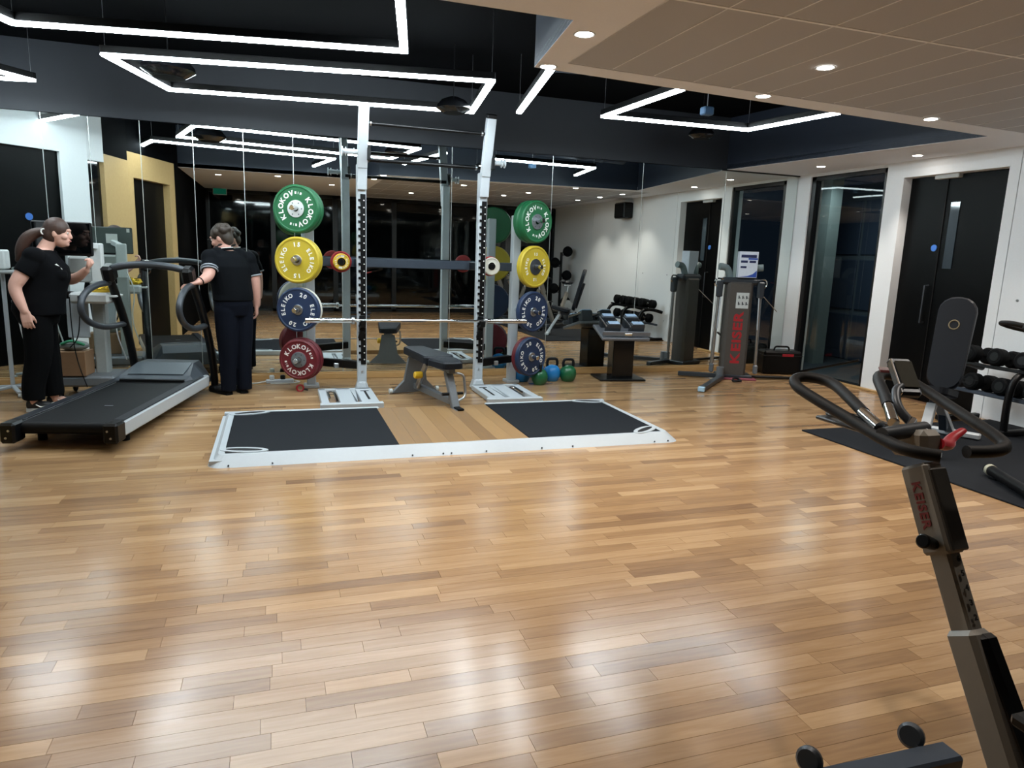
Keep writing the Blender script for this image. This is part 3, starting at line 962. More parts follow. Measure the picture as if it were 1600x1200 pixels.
stack(-1, 0.82, [dict(E_, num='20', label='front blue plate of the left post, behind the left barbell sleeve', col='blue', r=0.215, th=0.055, spin=-22),
                 dict(plain, label='pale-rimmed plate behind the blue plate on the left post', col='white', r=0.217, th=0.04)])
stack(-1, 0.33, [dict(K, label='front dark red plate with white lettering, bottom of the left post', col='red', r=0.2, th=0.06, hm=M_GREY, hub=0.078, tr=0.134, h=0.058, spin=-60),
                 dict(plain, label='dark red plate half hidden behind, bottom of the left post', col='red', r=0.212, th=0.06)])
stack(1, 1.77, [dict(K, label='front green plate with grey hub, top of the right storage post', col='green', r=0.222, th=0.075, hm=M_GREY),
                dict(plain, label='green plate behind the lettered one, top of the right storage post', col='green', r=0.222, th=0.075)])
stack(1, 1.30, [dict(E_, num='15', label='yellow plate with dark hub on the right storage post', col='yellow', r=0.222, th=0.07, hub=0.085, hm=M_DGREY, tr=0.135, h=0.04)])
stack(1, 0.82, [dict(E_, num='20', label='blue plate behind the right barbell sleeve, above the lowest blue plate', col='blue', r=0.22, th=0.06, spin=-22)])
stack(1, 0.33, [dict(E_, num='20', label='lowest blue plate on the right post beside the kettlebells', col='blue', r=0.215, th=0.055, spin=20),
                dict(plain, label='dark red plate behind the lowest blue plate, right post', col='red', r=0.212, th=0.055)])
plate('small yellow change plate on the left end of the grey beam', 'smallyellow', 0.082, 0.03, (1.39 - 0.78, 7.235, 1.29), (0, -1, 0), 'ELEIKO', None, 0.04, M_BLACK, 0.058, 0.022, name='change_plate')
plate('small red change plate behind the small yellow one, left end of the grey beam', 'smallred', 0.105, 0.03, (1.39 - 0.78, 7.29, 1.29), (0, -1, 0), None, None, 0.04, M_BLACK, 0.058, 0.022, name='change_plate')
plate('small pale change plate partly hidden by the right upright', 'white', 0.095, 0.03, (1.39 + 0.78, 7.235, 1.29), (0, -1, 0), None, None, 0.04, M_BLACK, 0.058, 0.022, name='change_plate')
plate('small red change plate behind the pale one by the right upright', 'smallred', 0.105, 0.03, (1.39 + 0.78, 7.29, 1.29), (0, -1, 0), None, None, 0.04, M_BLACK, 0.058, 0.022, name='change_plate')

# ---------------------------------------------------------------- barbell
bb = thing('barbell', 'empty chrome barbell resting on the rack hooks', 'barbell', (1.36, 6.93, 0.735))
mb = MB(); mb.cyl((-0.7, 0, 0), (0.7, 0, 0), 0.0145, seg=14); part('shaft', mb, M_CHROME, bb)
for s in (-1, 1):
    mb = MB(); mb.cyl((s * 0.66, 0, 0), (s * 1.12, 0, 0), 0.0255, seg=18, ch=0.003); sl = part('sleeve', mb, M_CHROME, bb)
    mb = MB(); mb.cyl((s * 0.655, 0, 0), (s * 0.685, 0, 0), 0.036, seg=18, ch=0.003); part('collar', mb, M_STEEL, sl)

# ---------------------------------------------------------------- adjustable bench in the rack
bn = thing('weight_bench', 'flat adjustable bench with dark pads and grey frame standing inside the rack', 'bench', (1.40, 6.42, 0.0), 10)
def pad(mb, poly, z0, z1, xf=None, ch=0.015):
    mb.prism(poly, z0, z1, xf, ch)
def rrect(w0, w1, y0, y1, r=0.05):
    p = []
    for cx, cy, a in ((w1 - r, y1 - r, 0), (-w1 + r, y1 - r, 90), (-w0 + r, y0 + r, 180), (w0 - r, y0 + r, 270)):
        p += [(cx + r * math.cos(R(a + 22.5 * k)), cy + r * math.sin(R(a + 22.5 * k))) for k in range(5)]
    return p
mb = MB(); pad(mb, rrect(0.15, 0.11, -0.12, 0.62), 0.40, 0.47); part('back_pad', mb, M_VINYL, bn)
mb = MB(); pad(mb, rrect(0.10, 0.14, -0.44, -0.13), 0.395, 0.46); part('seat_pad', mb, M_VINYL, bn)
mb = MB(); mb.bar((0, -0.4, 0.375), (0, 0.58, 0.375), 0.06, 0.05, 0.005); part('pad_rail', mb, M_GREY, bn)
mb = MB(); mb.bar((0, -0.30, 0.36), (0, -0.50, 0.03), 0.07, 0.06, 0.006, (0, 1, 0)); mb.box((0, -0.53, 0.03), (0.09, 0.16, 0.055), ch=0.012)
fp = part('front_post', mb, M_GREY, bn)
mb = MB(); mb.box((0.0, -0.56, 0.062), (0.06, 0.11, 0.02), ch=0.006); part('rubber_foot', mb, M_RUBBER, fp)
mb = MB(); mb.cyl((-0.10, -0.415, 0.17), (0.10, -0.415, 0.17), 0.014, seg=10); part('foot_bar', mb, M_BLACK, bn)
mb = MB(); mb.tube(rounded([(0.05, -0.33, 0.34), (0.14, -0.34, 0.33), (0.14, -0.40, 0.13), (0.04, -0.43, 0.10)], 0.05), 0.012, 10); part('handle_loop', mb, M_STEEL, bn)
mb = MB()
mb.prism([(-0.08, 0.36), (0.08, 0.36), (0.12, 0.12), (0.24, 0.0), (-0.24, 0.0), (-0.12, 0.12)], -0.02, 0.02, Matrix.Translation((0, 0.55, 0.012)) @ Matrix.Rotation(R(90 + 6), 4, 'X'))
part('rear_stand', mb, M_GREY, bn)
for s in (-1, 1):
    mb = MB(); mb.cyl((s * 0.235, 0.56, 0.025), (s * 0.265, 0.56, 0.025), 0.025, seg=14); part('wheel', mb, M_LGREY, bn)
mb = MB(); mb.bar((0, 0.5, 0.08), (0, -0.42, 0.10), 0.06, 0.06, 0.006); part('base_beam', mb, M_GREY, bn)
mb = MB(); mb.bar((-0.05, 0.10, 0.37), (-0.05, 0.34, 0.10), 0.03, 0.06, 0.004, (0, 1, 0)); part('adjust_arm', mb, M_STEEL, bn)
mb = MB(); mb.cyl((-0.07, 0.16, 0.25), (-0.15, 0.16, 0.25), 0.035, seg=14, ch=0.008); part('yellow_knob', mb, M_YEL, bn, label='yellow adjustment knob')

# ---------------------------------------------------------------- kettlebells
def kettlebell(label, col, pos, rz, r=0.1):
    k = thing('kettlebell', label, 'kettlebell', pos, rz, 'competition kettlebells on the floor')
    m = mat('kettlebell_' + col, {'blue': '1f7fc4', 'green': '17603a'}[col], 0.32, var=0.05, spec=0.6)
    mb = MB(); mb.lathe([(0, 0), (r * 0.62, 0), (r * 0.70, 0.006), (r * 0.93, r * 0.5), (r, r * 0.95), (r * 0.9, r * 1.42), (r * 0.6, r * 1.78), (0, r * 1.92)], 28); part('bell', mb, m, k)
    mb = MB(); mb.tube(rounded([(-0.052, 0, r * 1.55), (-0.062, 0, r * 2.05), (-0.052, 0, r * 2.6), (0.052, 0, r * 2.6), (0.062, 0, r * 2.05), (0.052, 0, r * 1.55)], 0.04, 5), 0.0165, 12); hd = part('handle', mb, mat('kettlebell_handle', '1c2024', 0.4, 0.6), k)
    return k
kettlebell('blue kettlebell partly behind the lowest blue plate, leftmost of the row', 'blue', (2.63, 7.42, 0), 20)
kettlebell('small dark green kettlebell at the front of the row', 'green', (2.76, 7.20, 0), 75, 0.093)
kettlebell('blue kettlebell farthest back, nearest the mirror', 'blue', (2.88, 7.66, 0), -10)
kettlebell('blue kettlebell in the middle, between the two green ones', 'blue', (2.985, 7.40, 0), -5)
kettlebell('green kettlebell at the right end of the row', 'green', (3.17, 7.36, 0), -8, 0.098)

# ---------------------------------------------------------------- adjustable dumbbells on their stand
sd = thing('dumbbell_stand', 'black pedestal stand with a grey tilted tray holding two adjustable dumbbells', 'stand', (3.86, 7.45, 0), -8)
mb = MB(); mb.box((0, 0, 0.012), (0.56, 0.42, 0.024), ch=0.006); part('base_plate', mb, M_BLACK, sd)
mb = MB(); mb.box((0.03, 0.02, 0.27), (0.26, 0.2, 0.5), ch=0.008); col_ = part('pedestal', mb, mat('gloss_black', '0a0b0d', 0.15), sd)
TM = Matrix.Translation((0.0, -0.02, 0.555)) @ Matrix.Rotation(R(16), 4, 'X')
mb = MB(); mb.box((0, 0, 0), (0.58, 0.42, 0.035), TM, 0.006); mb.box((0, -0.2, 0.012), (0.58, 0.02, 0.05), TM, 0.004); part('tray', mb, mat('tray_grey', '6d7076', 0.35, 0.2), sd)
mb = MB(); mb.box((0.02, -0.212, 0.0), (0.09, 0.006, 0.03), TM, 0.002); part('tray_clip', mb, M_CHROME, sd)
for i, x in enumerate((-0.145, 0.145)):
    db = thing('adjustable_dumbbell', ('left' if i == 0 else 'right') + ' adjustable dumbbell with pale blue ends cradled on the grey tray', 'dumbbell', (0, 0, 0), 0)
    Mw = xform(sd) @ TM @ Matrix.Translation((x, 0.02, 0.02))
    db.location = Mw.translation; db.rotation_euler = Mw.to_euler()
    for s in (-1, 1):
        for k in range(4):
            mb = MB(); mb.box((0, s * (0.085 + k * 0.022), 0.07), (0.17, 0.018, 0.14), ch=0.012); part('weight_slab', mb, M_DGREY, db)
        mb = MB(); mb.box((0, s * 0.125, 0.146), (0.13, 0.075, 0.014), ch=0.005); part('end_cap', mb, mat('pale_blue_metal', 'a3bdd9', 0.4, 0.0), db)
        mb = MB(); mb.box((s * 0.088, 0, 0.11), (0.008, 0.30, 0.02), ch=0.002); part('side_rail', mb, M_STEEL, db)
    mb = MB(); mb.cyl((0, -0.09, 0.085), (0, 0.09, 0.085), 0.017, seg=14); part('grip', mb, M_FOAM, db)

# ---------------------------------------------------------------- cable trainer
tr = thing('cable_trainer', 'grey column cable trainer with two silver arms and red lettering, by the mirror corner', 'exercise machine', (5.36, 7.30, 0), -24)
M_TAUPE = mat('taupe_metal', '4b4743', 0.5, 0.0)
mb = MB(); mb.box((0, 0, 0.60), (0.30, 0.20, 1.2), ch=0.03); part('column', mb, M_TAUPE, tr)
mb = MB()
TX = Matrix.Translation((0.0, -0.1015, 0.52)) @ Matrix.Rotation(R(90), 4, 'X') @ Matrix.Rotation(R(90), 4, 'Z')
text_line(mb, 'KEISER', 0.15, TX, 1.3, 0.08); part('lettering', mb, M_TEXTR, tr)
mb = MB(); mb.box((0.03, -0.102, 0.97), (0.15, 0.006, 0.19), ch=0.002); ip = part('instruction_panel', mb, M_LGREY, tr)
mb = MB()
for i in range(3):
    for j in range(2):
        mb.box((-0.015 + i * 0.045, -0.106, 0.935 + j * 0.075), (0.012, 0.002, 0.04)); mb.box((-0.005 + i * 0.045, -0.106, 0.93 + j * 0.075), (0.026, 0.002, 0.008), Matrix.Rotation(R(35), 4, 'Y'))
part('pictogram', mb, M_DGREY, ip)
mb = MB(); mb.box((0, 0.0, 1.20), (0.44, 0.16, 0.09), ch=0.03); part('cross_head', mb, M_DGREY, tr)
for s in (-1, 1):
    mb = MB(); mb.tube(rounded([(s * 0.12, 0.02, 1.24), (s * 0.16, 0.0, 1.36), (s * 0.26, -0.02, 1.37)], 0.05), 0.042, 14); part('pulley_cover', mb, mat('pulley_grey', '69787a', 0.4), tr)
    mb = MB(); mb.box((s * 0.245, -0.06, 1.10), (0.07, 0.08, 0.20), ch=0.015, taper=(1.1, 1.1)); part('arm_joint', mb, M_DGREY, tr)
    mb = MB(); mb.cyl((s * 0.245, -0.06, 1.05), (s * 0.265, -0.06, 0.14), 0.021, seg=14); ar = part('arm', mb, M_STEEL, tr)
    mb = MB(); mb.box((s * 0.265, -0.07, 0.13), (0.05, 0.07, 0.11), ch=0.012); part('arm_pulley', mb, M_GREY, ar)
    mb = MB(); mb.tube(rounded([(s * 0.2, -0.05, 1.22), (s * 0.30, -0.06, 1.23), (s * 0.31, -0.06, 1.14), (s * 0.23, -0.06, 1.12)], 0.04), 0.010, 8); part('cable_loop', mb, M_CHROME, tr)
    mb = MB(); mb.cyl((s * 0.225, -0.085, 1.06), (s * 0.24, -0.09, 0.62), 0.008, seg=8); part('cable', mb, M_WMETAL, tr)
mb = MB(); mb.cyl((0.27, -0.02, 1.05), (0.50, 0.1, 0.84), 0.005, seg=8); part('cord', mb, M_STEEL, tr)
mb = MB(); mb.box((0.06, -0.1, 0.012), (0.42, 0.14, 0.02), ch=0.004); part('base_strip', mb, mat('faded_red_rubber', '8d4450', 0.7), tr, label='faded red base strip')
mb = MB(); mb.box((0.02, 0.02, 0.03), (0.42, 0.26, 0.05), ch=0.008); part('base', mb, M_DGREY, tr)
def wpart(name, a, b, w, h, m, par):
    mb = MB(); mb.bar(a, b, w, h, 0.006, (0, 0, 1)); return part(name, mb, m, par, world=True)
lg = wpart('front_leg', (5.15, 7.20, 0.04), (4.42, 6.52, 0.035), 0.07, 0.05, M_DGREY, tr)
wpart('leg_cap', (4.43, 6.53, 0.035), (4.40, 6.50, 0.034), 0.074, 0.054, mat('pale_blue_cap', 'a9cbe0', 0.4), lg)
wpart('side_leg', (5.15, 7.27, 0.04), (4.72, 7.50, 0.04), 0.07, 0.05, M_DGREY, tr)
wpart('rear_leg', (5.55, 7.20, 0.03), (6.3, 6.95, 0.03), 0.06, 0.03, M_BLACK, tr)
mb = MB(); mb.cyl((5.12, 7.2, 0.02), (5.12, 7.2, 0.16), 0.045, seg=14); part('leg_hub', mb, M_GREY, tr, world=True)
mb = MB(); mb.tube(smooth([(5.14, 6.98, 0.02), (5.20, 6.93, 0.03), (5.28, 6.97, 0.02), (5.22, 7.03, 0.06)], 3, True), 0.013, 8, True); part('hand_strap', mb, M_BLACK, tr, world=True)

bx = thing('cardboard_carton', 'white and blue printed carton standing on top of the cable trainer', 'box', (5.40, 7.24, 1.246), -24)
mb = MB(); mb.box((0, 0, 0.155), (0.22, 0.12, 0.31), ch=0.003); part('carton', mb, mat('carton_white', 'cfd6e2', 0.55), bx)
Mb = mat('print_blue', '2c4fa8', 0.5); Mn = mat('print_navy', '1d2750', 0.5)
mb = MB()
for z, h, x0, x1 in ((0.255, 0.035, -0.09, 0.09), (0.19, 0.028, -0.09, -0.01), (0.19, 0.028, 0.01, 0.085), (0.125, 0.024, -0.09, -0.02)):
    mb.box(((x0 + x1) / 2, -0.0605, z), (x1 - x0, 0.002, h))
part('printed_band', mb, Mn, bx)
mb = MB(); mb.prism([(-0.105, 0.008), (0.105, 0.008), (0.105, 0.09), (0.06, 0.045), (0.0, 0.022)], 0, 0.002, Matrix.Translation((0, -0.06, 0)) @ Matrix.Rotation(R(90), 4, 'X')); mb.box((0.05, -0.0605, 0.225), (0.11, 0.0015, 0.02)); part('printed_curve', mb, Mb, bx)

ca = thing('tool_case', 'black hard case with a carry handle and red label, on the floor by the window', 'case', (6.27, 7.55, 0), -18)
mb = MB(); mb.box((0, 0, 0.155), (0.50, 0.26, 0.31), ch=0.025); part('shell', mb, M_BLACK, ca)
mb = MB(); mb.box((0, 0, 0.245), (0.508, 0.268, 0.012), ch=0.004); part('lid_seam', mb, M_HOLE, ca)
mb = MB(); mb.tube(rounded([(-0.10, -0.05, 0.30), (-0.09, -0.05, 0.36), (0.09, -0.05, 0.36), (0.10, -0.05, 0.30)], 0.04), 0.012, 10); part('carry_handle', mb, M_BLACK, ca)
mb = MB(); mb.box((0.06, -0.132, 0.255), (0.15, 0.006, 0.035), ch=0.003); part('red_label', mb, M_RED, ca, label='red label strip')
bl = thing('black_pole', 'thin black pole leaning low across the window glass behind the black case', 'pole', (6.47, 7.42, 0.0))
mb = MB(); mb.cyl((0, 0, 0.03), (0.03, -0.97, 0.34), 0.016, seg=12); part('shaft', mb, M_BLACK, bl)
mb = MB(); mb.cyl((0, 0, 0.03), (-0.001, 0.04, 0.018), 0.02, seg=12); part('tip', mb, M_RUBBER, bl)

# ---------------------------------------------------------------- treadmill
td = thing('treadmill', 'black treadmill with white side rails and looped handrails, between the two people', 'treadmill', (-1.40, 5.34, 0), -12)
for s in (-1, 1):
    mb = MB(); mb.box((s * 0.335, 0.97, 0.135), (0.07, 1.90, 0.11), ch=0.012); part('side_rail', mb, M_WMETAL, td)
    mb = MB(); mb.box((s * 0.325, 0.92, 0.194), (0.075, 1.74, 0.010), ch=0.004); part('foot_rail', mb, M_VINYL, td)
    mb = MB(); mb.box((s * 0.325, -0.02, 0.13), (0.10, 0.14, 0.14), ch=0.015); ec = part('end_cap', mb, M_BLACK, td)
    mb = MB(); mb.cyl((s * 0.33, -0.09, 0.10), (s * 0.33, -0.095, 0.10), 0.008, seg=8); mb.cyl((s * 0.31, -0.09, 0.15), (s * 0.31, -0.095, 0.15), 0.008, seg=8); part('bolt', mb, M_STEEL, ec)
    mb = MB(); mb.cyl((s * 0.28, 0.25, 0.0), (s * 0.28, 0.25, 0.09), 0.03, seg=12); part('rubber_foot', mb, M_RUBBER, td)
    # upright and side loop
    U = [(s * 0.365, 2.10, 0.0), (s * 0.365, 2.07, 0.3), (s * 0.36, 1.93, 0.65), (s * 0.35, 1.70, 1.0), (s * 0.345, 1.58, 1.15)]
    mb = MB(); mb.tube(smooth(U, 3), 0.036, 12); mb.box((s * 0.365, 2.10, 0.03), (0.08, 0.16, 0.06), ch=0.012); part('upright', mb, M_BLACK, td)
    Lp = [(s * 0.36, 1.92, 0.665), (s * 0.37, 1.55, 0.66), (s * 0.385, 1.25, 0.74), (s * 0.385, 1.14, 0.86), (s * 0.385, 1.22, 0.98), (s * 0.37, 1.42, 1.045), (s * 0.352, 1.66, 1.055)]
    mb = MB(); mb.tube(smooth(Lp, 3), 0.027, 12); part('handrail_loop', mb, M_DGREY, td)
    mb = MB(); mb.box((s * 0.33, 1.59, 1.14), (0.10, 0.13, 0.15), rot(20, 0, 0), 0.025); part('console_pod', mb, M_BLACK, td)
mb = MB(); mb.tube(smooth([(-0.345, 1.58, 1.17), (-0.2, 1.57, 1.21), (0.0, 1.56, 1.225), (0.2, 1.57, 1.21), (0.345, 1.58, 1.17)], 3), 0.031, 12); fb_ = part('front_bar', mb, M_DGREY, td)
mb = MB(); mb.box((0, 1.56, 1.258), (0.03, 0.02, 0.008), ch=0.002); part('bar_badge', mb, M_LGREY, fb_)
mb = MB()
mb.box((0, 0.82, 0.17), (0.58, 1.56, 0.03), ch=0.004); mb.cyl((-0.29, 0.03, 0.145), (0.29, 0.03, 0.145), 0.042, seg=20)
part('belt', mb, mat('treadmill_belt', '0e1013', 0.6, var=0.15, scale=300, bump=0.2, spec=0.2), td)
mb = MB(); mb.box((0, 1.0, 0.09), (0.56, 1.6, 0.06), ch=0.01); part('underframe', mb, M_BLACK, td)
mb = MB()
sec = [(1.52, 0.27, 0.19, 0.20), (1.60, 0.30, 0.19, 0.235), (1.86, 0.25, 0.19, 0.31), (2.06, 0.24, 0.14, 0.31), (2.14, 0.24, 0.10, 0.24)]
vs, fs = [], []
for y, hw, z0, z1 in sec:
    vs += [(-0.335, y, 0.10), (-0.335, y, z0), (-hw, y, z1), (hw, y, z1), (0.335, y, z0), (0.335, y, 0.10)]
for i in range(len(sec) - 1):
    for k in range(5):
        fs.append([i * 6 + k, i * 6 + k + 1, (i + 1) * 6 + k + 1, (i + 1) * 6 + k])
fs += [[0, 1, 2, 3, 4, 5][::-1], [24 + k for k in range(6)]]
mb.add(vs, fs); hd_ = part('motor_hood', mb, mat('hood_grey', '41484f', 0.45), td)
mb = MB(); mb.box((0, 1.525, 0.203), (0.55, 0.03, 0.02), ch=0.005); part('hood_lip', mb, M_BLACK, hd_)
mb = MB(); mb.box((0, 1.73, 0.279), (0.48, 0.26, 0.006), rot(15.8, 0, 0), 0.002); part('hood_panel', mb, mat('hood_panel_grey', '4b545b', 0.4), hd_)
mb = MB(); mb.box((0.05, 0.55, 0.1865), (0.06, 0.02, 0.002)); part('belt_mark', mb, M_GREY, td)

# ---------------------------------------------------------------- test cart with monitor behind the woman
ct = thing('test_cart', 'pale grey wheeled test cart with trays, column and black monitor behind the woman', 'cart', (-1.66, 7.28, 0), -6)
mb = MB(); mb.box((0, 0, 0.16), (0.52, 0.44, 0.10), ch=0.02); part('base', mb, M_GREY, ct)
for sx in (-1, 1):
    for sy in (-1, 1):
        mb = MB(); mb.cyl((sx * 0.2 - 0.012, sy * 0.17, 0.04), (sx * 0.2 + 0.012, sy * 0.17, 0.04), 0.04, seg=16, ch=0.006); mb.box((sx * 0.2, sy * 0.17, 0.085), (0.05, 0.05, 0.05), ch=0.008); part('caster', mb, M_RUBBER, ct)
mb = MB(); mb.box((0.10, 0.04, 0.62), (0.11, 0.12, 0.86), ch=0.015); part('column', mb, mat('cart_grey', '9aa09e', 0.5), ct)
mb = MB(); mb.box((-0.08, 0.02, 0.72), (0.18, 0.03, 0.38), ch=0.008); part('white_panel', mb, M_WMETAL, ct)
mb = MB(); mb.box((0.10, -0.10, 0.91), (0.32, 0.26, 0.095), ch=0.02); ty = part('tray', mb, M_LGREY, ct)
mb = MB(); mb.lathe([(0.045, 0), (0.048, 0.06), (0.04, 0.06), (0.038, 0.01)], 18, Matrix.Translation((-0.09, -0.14, 0.90))); mb.cyl((-0.09, -0.14, 0.945), (-0.09, -0.14, 0.95), 0.04, seg=18); part('cup_holder', mb, M_BLACK, ty)
mb = MB(); mb.tube(rounded([(0.26, -0.2, 0.93), (0.31, -0.2, 0.93), (0.31, 0.0, 0.93), (0.26, 0.0, 0.93)], 0.03), 0.01, 8); part('tray_handle', mb, M_LGREY, ty)
mb = MB(); mb.box((0.10, 0.06, 1.18), (0.10, 0.07, 0.42), ch=0.01); mb.bar((0.10, 0.04, 1.36), (0.0, -0.28, 1.40), 0.05, 0.05); part('monitor_post', mb, M_LGREY, ct)
mb = MB(); mb.box((-0.02, 0.13, 1.10), (0.15, 0.06, 0.14), ch=0.01); part('junction_box', mb, M_LGREY, ct)
mb = MB(); mb.box((-0.04, -0.30, 1.42), (0.46, 0.035, 0.285), ch=0.008); mn = part('monitor', mb, M_BLACK, ct)
mb = MB(); mb.box((-0.04, -0.319, 1.425), (0.44, 0.003, 0.25)); part('screen', mb, M_BLACKGLASS, mn)
mb = MB(); mb.box((-0.04, -0.279, 1.42), (0.45, 0.006, 0.27), ch=0.002); part('back_cover', mb, mat('monitor_back', '4a5552', 0.5), mn)
mb = MB()
for x in (-0.24, 0.15):
    mb.box((x, -0.275, 1.53), (0.03, 0.002, 0.04))
mb.box((-0.01, -0.274, 1.44), (0.11, 0.002, 0.10)); part('sticker', mb, M_TEXTW, mn)
mb = MB(); mb.box((-0.02, -0.03, 1.19), (0.16, 0.10, 0.16), rot(0, 0, 8), 0.02); part('grey_device', mb, mat('device_grey', '8b8f8c', 0.5), ct)
mb = MB(); mb.tube(smooth([(0.02, -0.23, 0.93), (0.03, -0.25, 0.75), (0.0, -0.24, 0.55), (-0.08, -0.22, 0.47)], 3), 0.005, 6); part('cable', mb, M_BLACK, ct)
mb = MB(); mb.tube(smooth([(-0.05, -0.23, 0.92), (-0.04, -0.26, 0.6), (-0.02, -0.25, 0.35), (0.05, -0.26, 0.12)], 3), 0.005, 6); part('cable', mb, M_BLACK, ct)
mb = MB(); mb.tube(smooth([(0.14, 0.1, 1.1), (0.22, 0.18, 0.9), (0.16, 0.2, 0.6), (0.25, 0.2, 0.3)], 3), 0.006, 6); part('cable', mb, M_LGREY, ct)
gb = thing('gold_bag', 'crumpled gold foil bag lying on the cart tray, seen in the mirror', 'bag', (-1.50, 7.20, 0.958))
rb = random.Random(3)
mb = MB(); rows = []
for i, (z, sx) in enumerate(((0, 0.9), (0.02, 1.0), (0.05, 0.8), (0.065, 0.35))):
    for k in range(14):
        a = 2 * math.pi * k / 14
        f = 0.8 + 0.4 * rb.random()
        mb.v.append(Vector((0.10 * sx * f * math.cos(a), 0.07 * sx * f * math.sin(a), z * (0.8 + 0.5 * rb.random()))))
for i in range(3):
    for k in range(14):
        mb.f.append([i * 14 + k, i * 14 + (k + 1) % 14, (i + 1) * 14 + (k + 1) % 14, (i + 1) * 14 + k]); mb.mi.append(0); mb.sm.append(False)
mb.f.append([42 + k for k in range(14)]); mb.mi.append(0); mb.sm.append(False)
part('foil', mb, mat('gold_foil', 'd8b23a', 0.25, 0.8), gb)
cbx = thing('cardboard_box', 'brown cardboard box on the base of the test cart', 'box', (-1.785, 7.18, 0.212), -6)
mb = MB(); mb.box((0, 0, 0.11), (0.30, 0.22, 0.22), ch=0.004); part('carton', mb, mat('cardboard', '8a6a4c', 0.8), cbx)
mb = MB(); mb.box((0, 0, 0.221), (0.30, 0.05, 0.002)); part('tape', mb, mat('tape', 'a5835e', 0.4), cbx)
gs = thing('green_bag', 'small green and grey bag on top of the brown cardboard box', 'bag', (-1.75, 7.17, 0.436))
mb = MB(); mb.ball((0, 0, 0.04), 0.12, 0.08, 0.045); part('pouch', mb, mat('bag_grey', '7e8683', 0.7), gs)
mb = MB(); mb.tube(smooth([(-0.09, -0.06, 0.06), (0, -0.09, 0.10), (0.09, -0.05, 0.05)], 2), 0.012, 8); part('green_strap', mb, mat('strap_green', '2f8a62', 0.6), gs, label='green strap')
# white equipment stand, far left
ws = thing('equipment_stand', 'white pole stand with star base and small box, at the far left edge', 'stand', (-2.33, 7.42, 0))
mb = MB()
for k in range(5):
    a = R(72 * k + 10); mb.bar((0, 0, 0.07), (0.24 * math.cos(a), 0.24 * math.sin(a), 0.045), 0.035, 0.025, 0.005)
part('star_base', mb, M_WMETAL, ws)
for k in range(5):
    a = R(72 * k + 10); mb = MB(); mb.cyl((0.24 * math.cos(a) - 0.01, 0.24 * math.sin(a), 0.02), (0.24 * math.cos(a) + 0.01, 0.24 * math.sin(a), 0.02), 0.02, seg=12); part('caster', mb, M_LGREY, ws)
mb = MB(); mb.cyl((0, 0, 0.06), (0, 0, 1.12), 0.018, seg=14); part('pole', mb, M_WMETAL, ws)
mb = MB(); mb.box((-0.02, 0, 1.11), (0.30, 0.22, 0.03), ch=0.008); part('shelf', mb, mat('shelf_grey', '8e9391', 0.5), ws)
mb = MB(); mb.box((-0.03, 0, 1.22), (0.16, 0.14, 0.17), ch=0.012); part('device_box', mb, M_LGREY, ws)
mb = MB(); mb.tube(rounded([(0.09, -0.05, 1.10), (0.13, -0.05, 1.0), (0.11, -0.05, 0.82)], 0.04), 0.014, 10); mb.box((0.10, -0.05, 0.82), (0.06, 0.06, 0.10), ch=0.01); part('hose_arm', mb, M_LGREY, ws)
mb = MB(); mb.tube(smooth([(0.10, -0.05, 0.78), (0.14, -0.08, 0.5), (0.2, -0.06, 0.3), (0.17, -0.04, 0.16)], 3), 0.008, 8); part('hose', mb, M_LGREY, ws)

# power lead and clip on the floor
pw = thing('extension_lead', 'white extension lead block with loose cables by the mirror foot behind the man', 'power strip', (0.0, 7.66, 0), 4)
mb = MB(); mb.box((0, 0, 0.02), (0.28, 0.055, 0.04), ch=0.008); part('block', mb, M_WMETAL, pw)
for x in (-0.08, 0.03):
    mb = MB(); mb.box((x, 0, 0.06), (0.05, 0.05, 0.05), ch=0.01); part('plug', mb, M_LGREY if x < 0 else M_BLACK, pw)
mb = MB(); mb.tube(smooth([(-0.14, 0, 0.02), (-0.25, -0.06, 0.012), (-0.35, -0.02, 0.012), (-0.5, -0.08, 0.012)], 3), 0.007, 8); mb.tube(smooth([(0.14, 0.0, 0.02), (0.22, -0.05, 0.012), (0.1, -0.1, 0.012), (-0.1, -0.09, 0.012)], 3), 0.006, 8); part('cable', mb, M_LGREY, pw)
cr_ = thing('barbell_clip', 'small dark red ring clip on the floor in front of the left storage post', 'clip', (0.19, 7.16, 0.035))
mb = MB(); mb.tube([(0.032 * math.cos(2 * math.pi * k / 20), 0, 0.032 * math.sin(2 * math.pi * k / 20)) for k in range(20)], 0.009, 8, True); part('ring', mb, M_RED, cr_)
mb = MB(); mb.cyl((0.03, 0, -0.01), (0.075, 0, -0.022), 0.008, seg=8); part('lever', mb, M_BLACK, cr_)

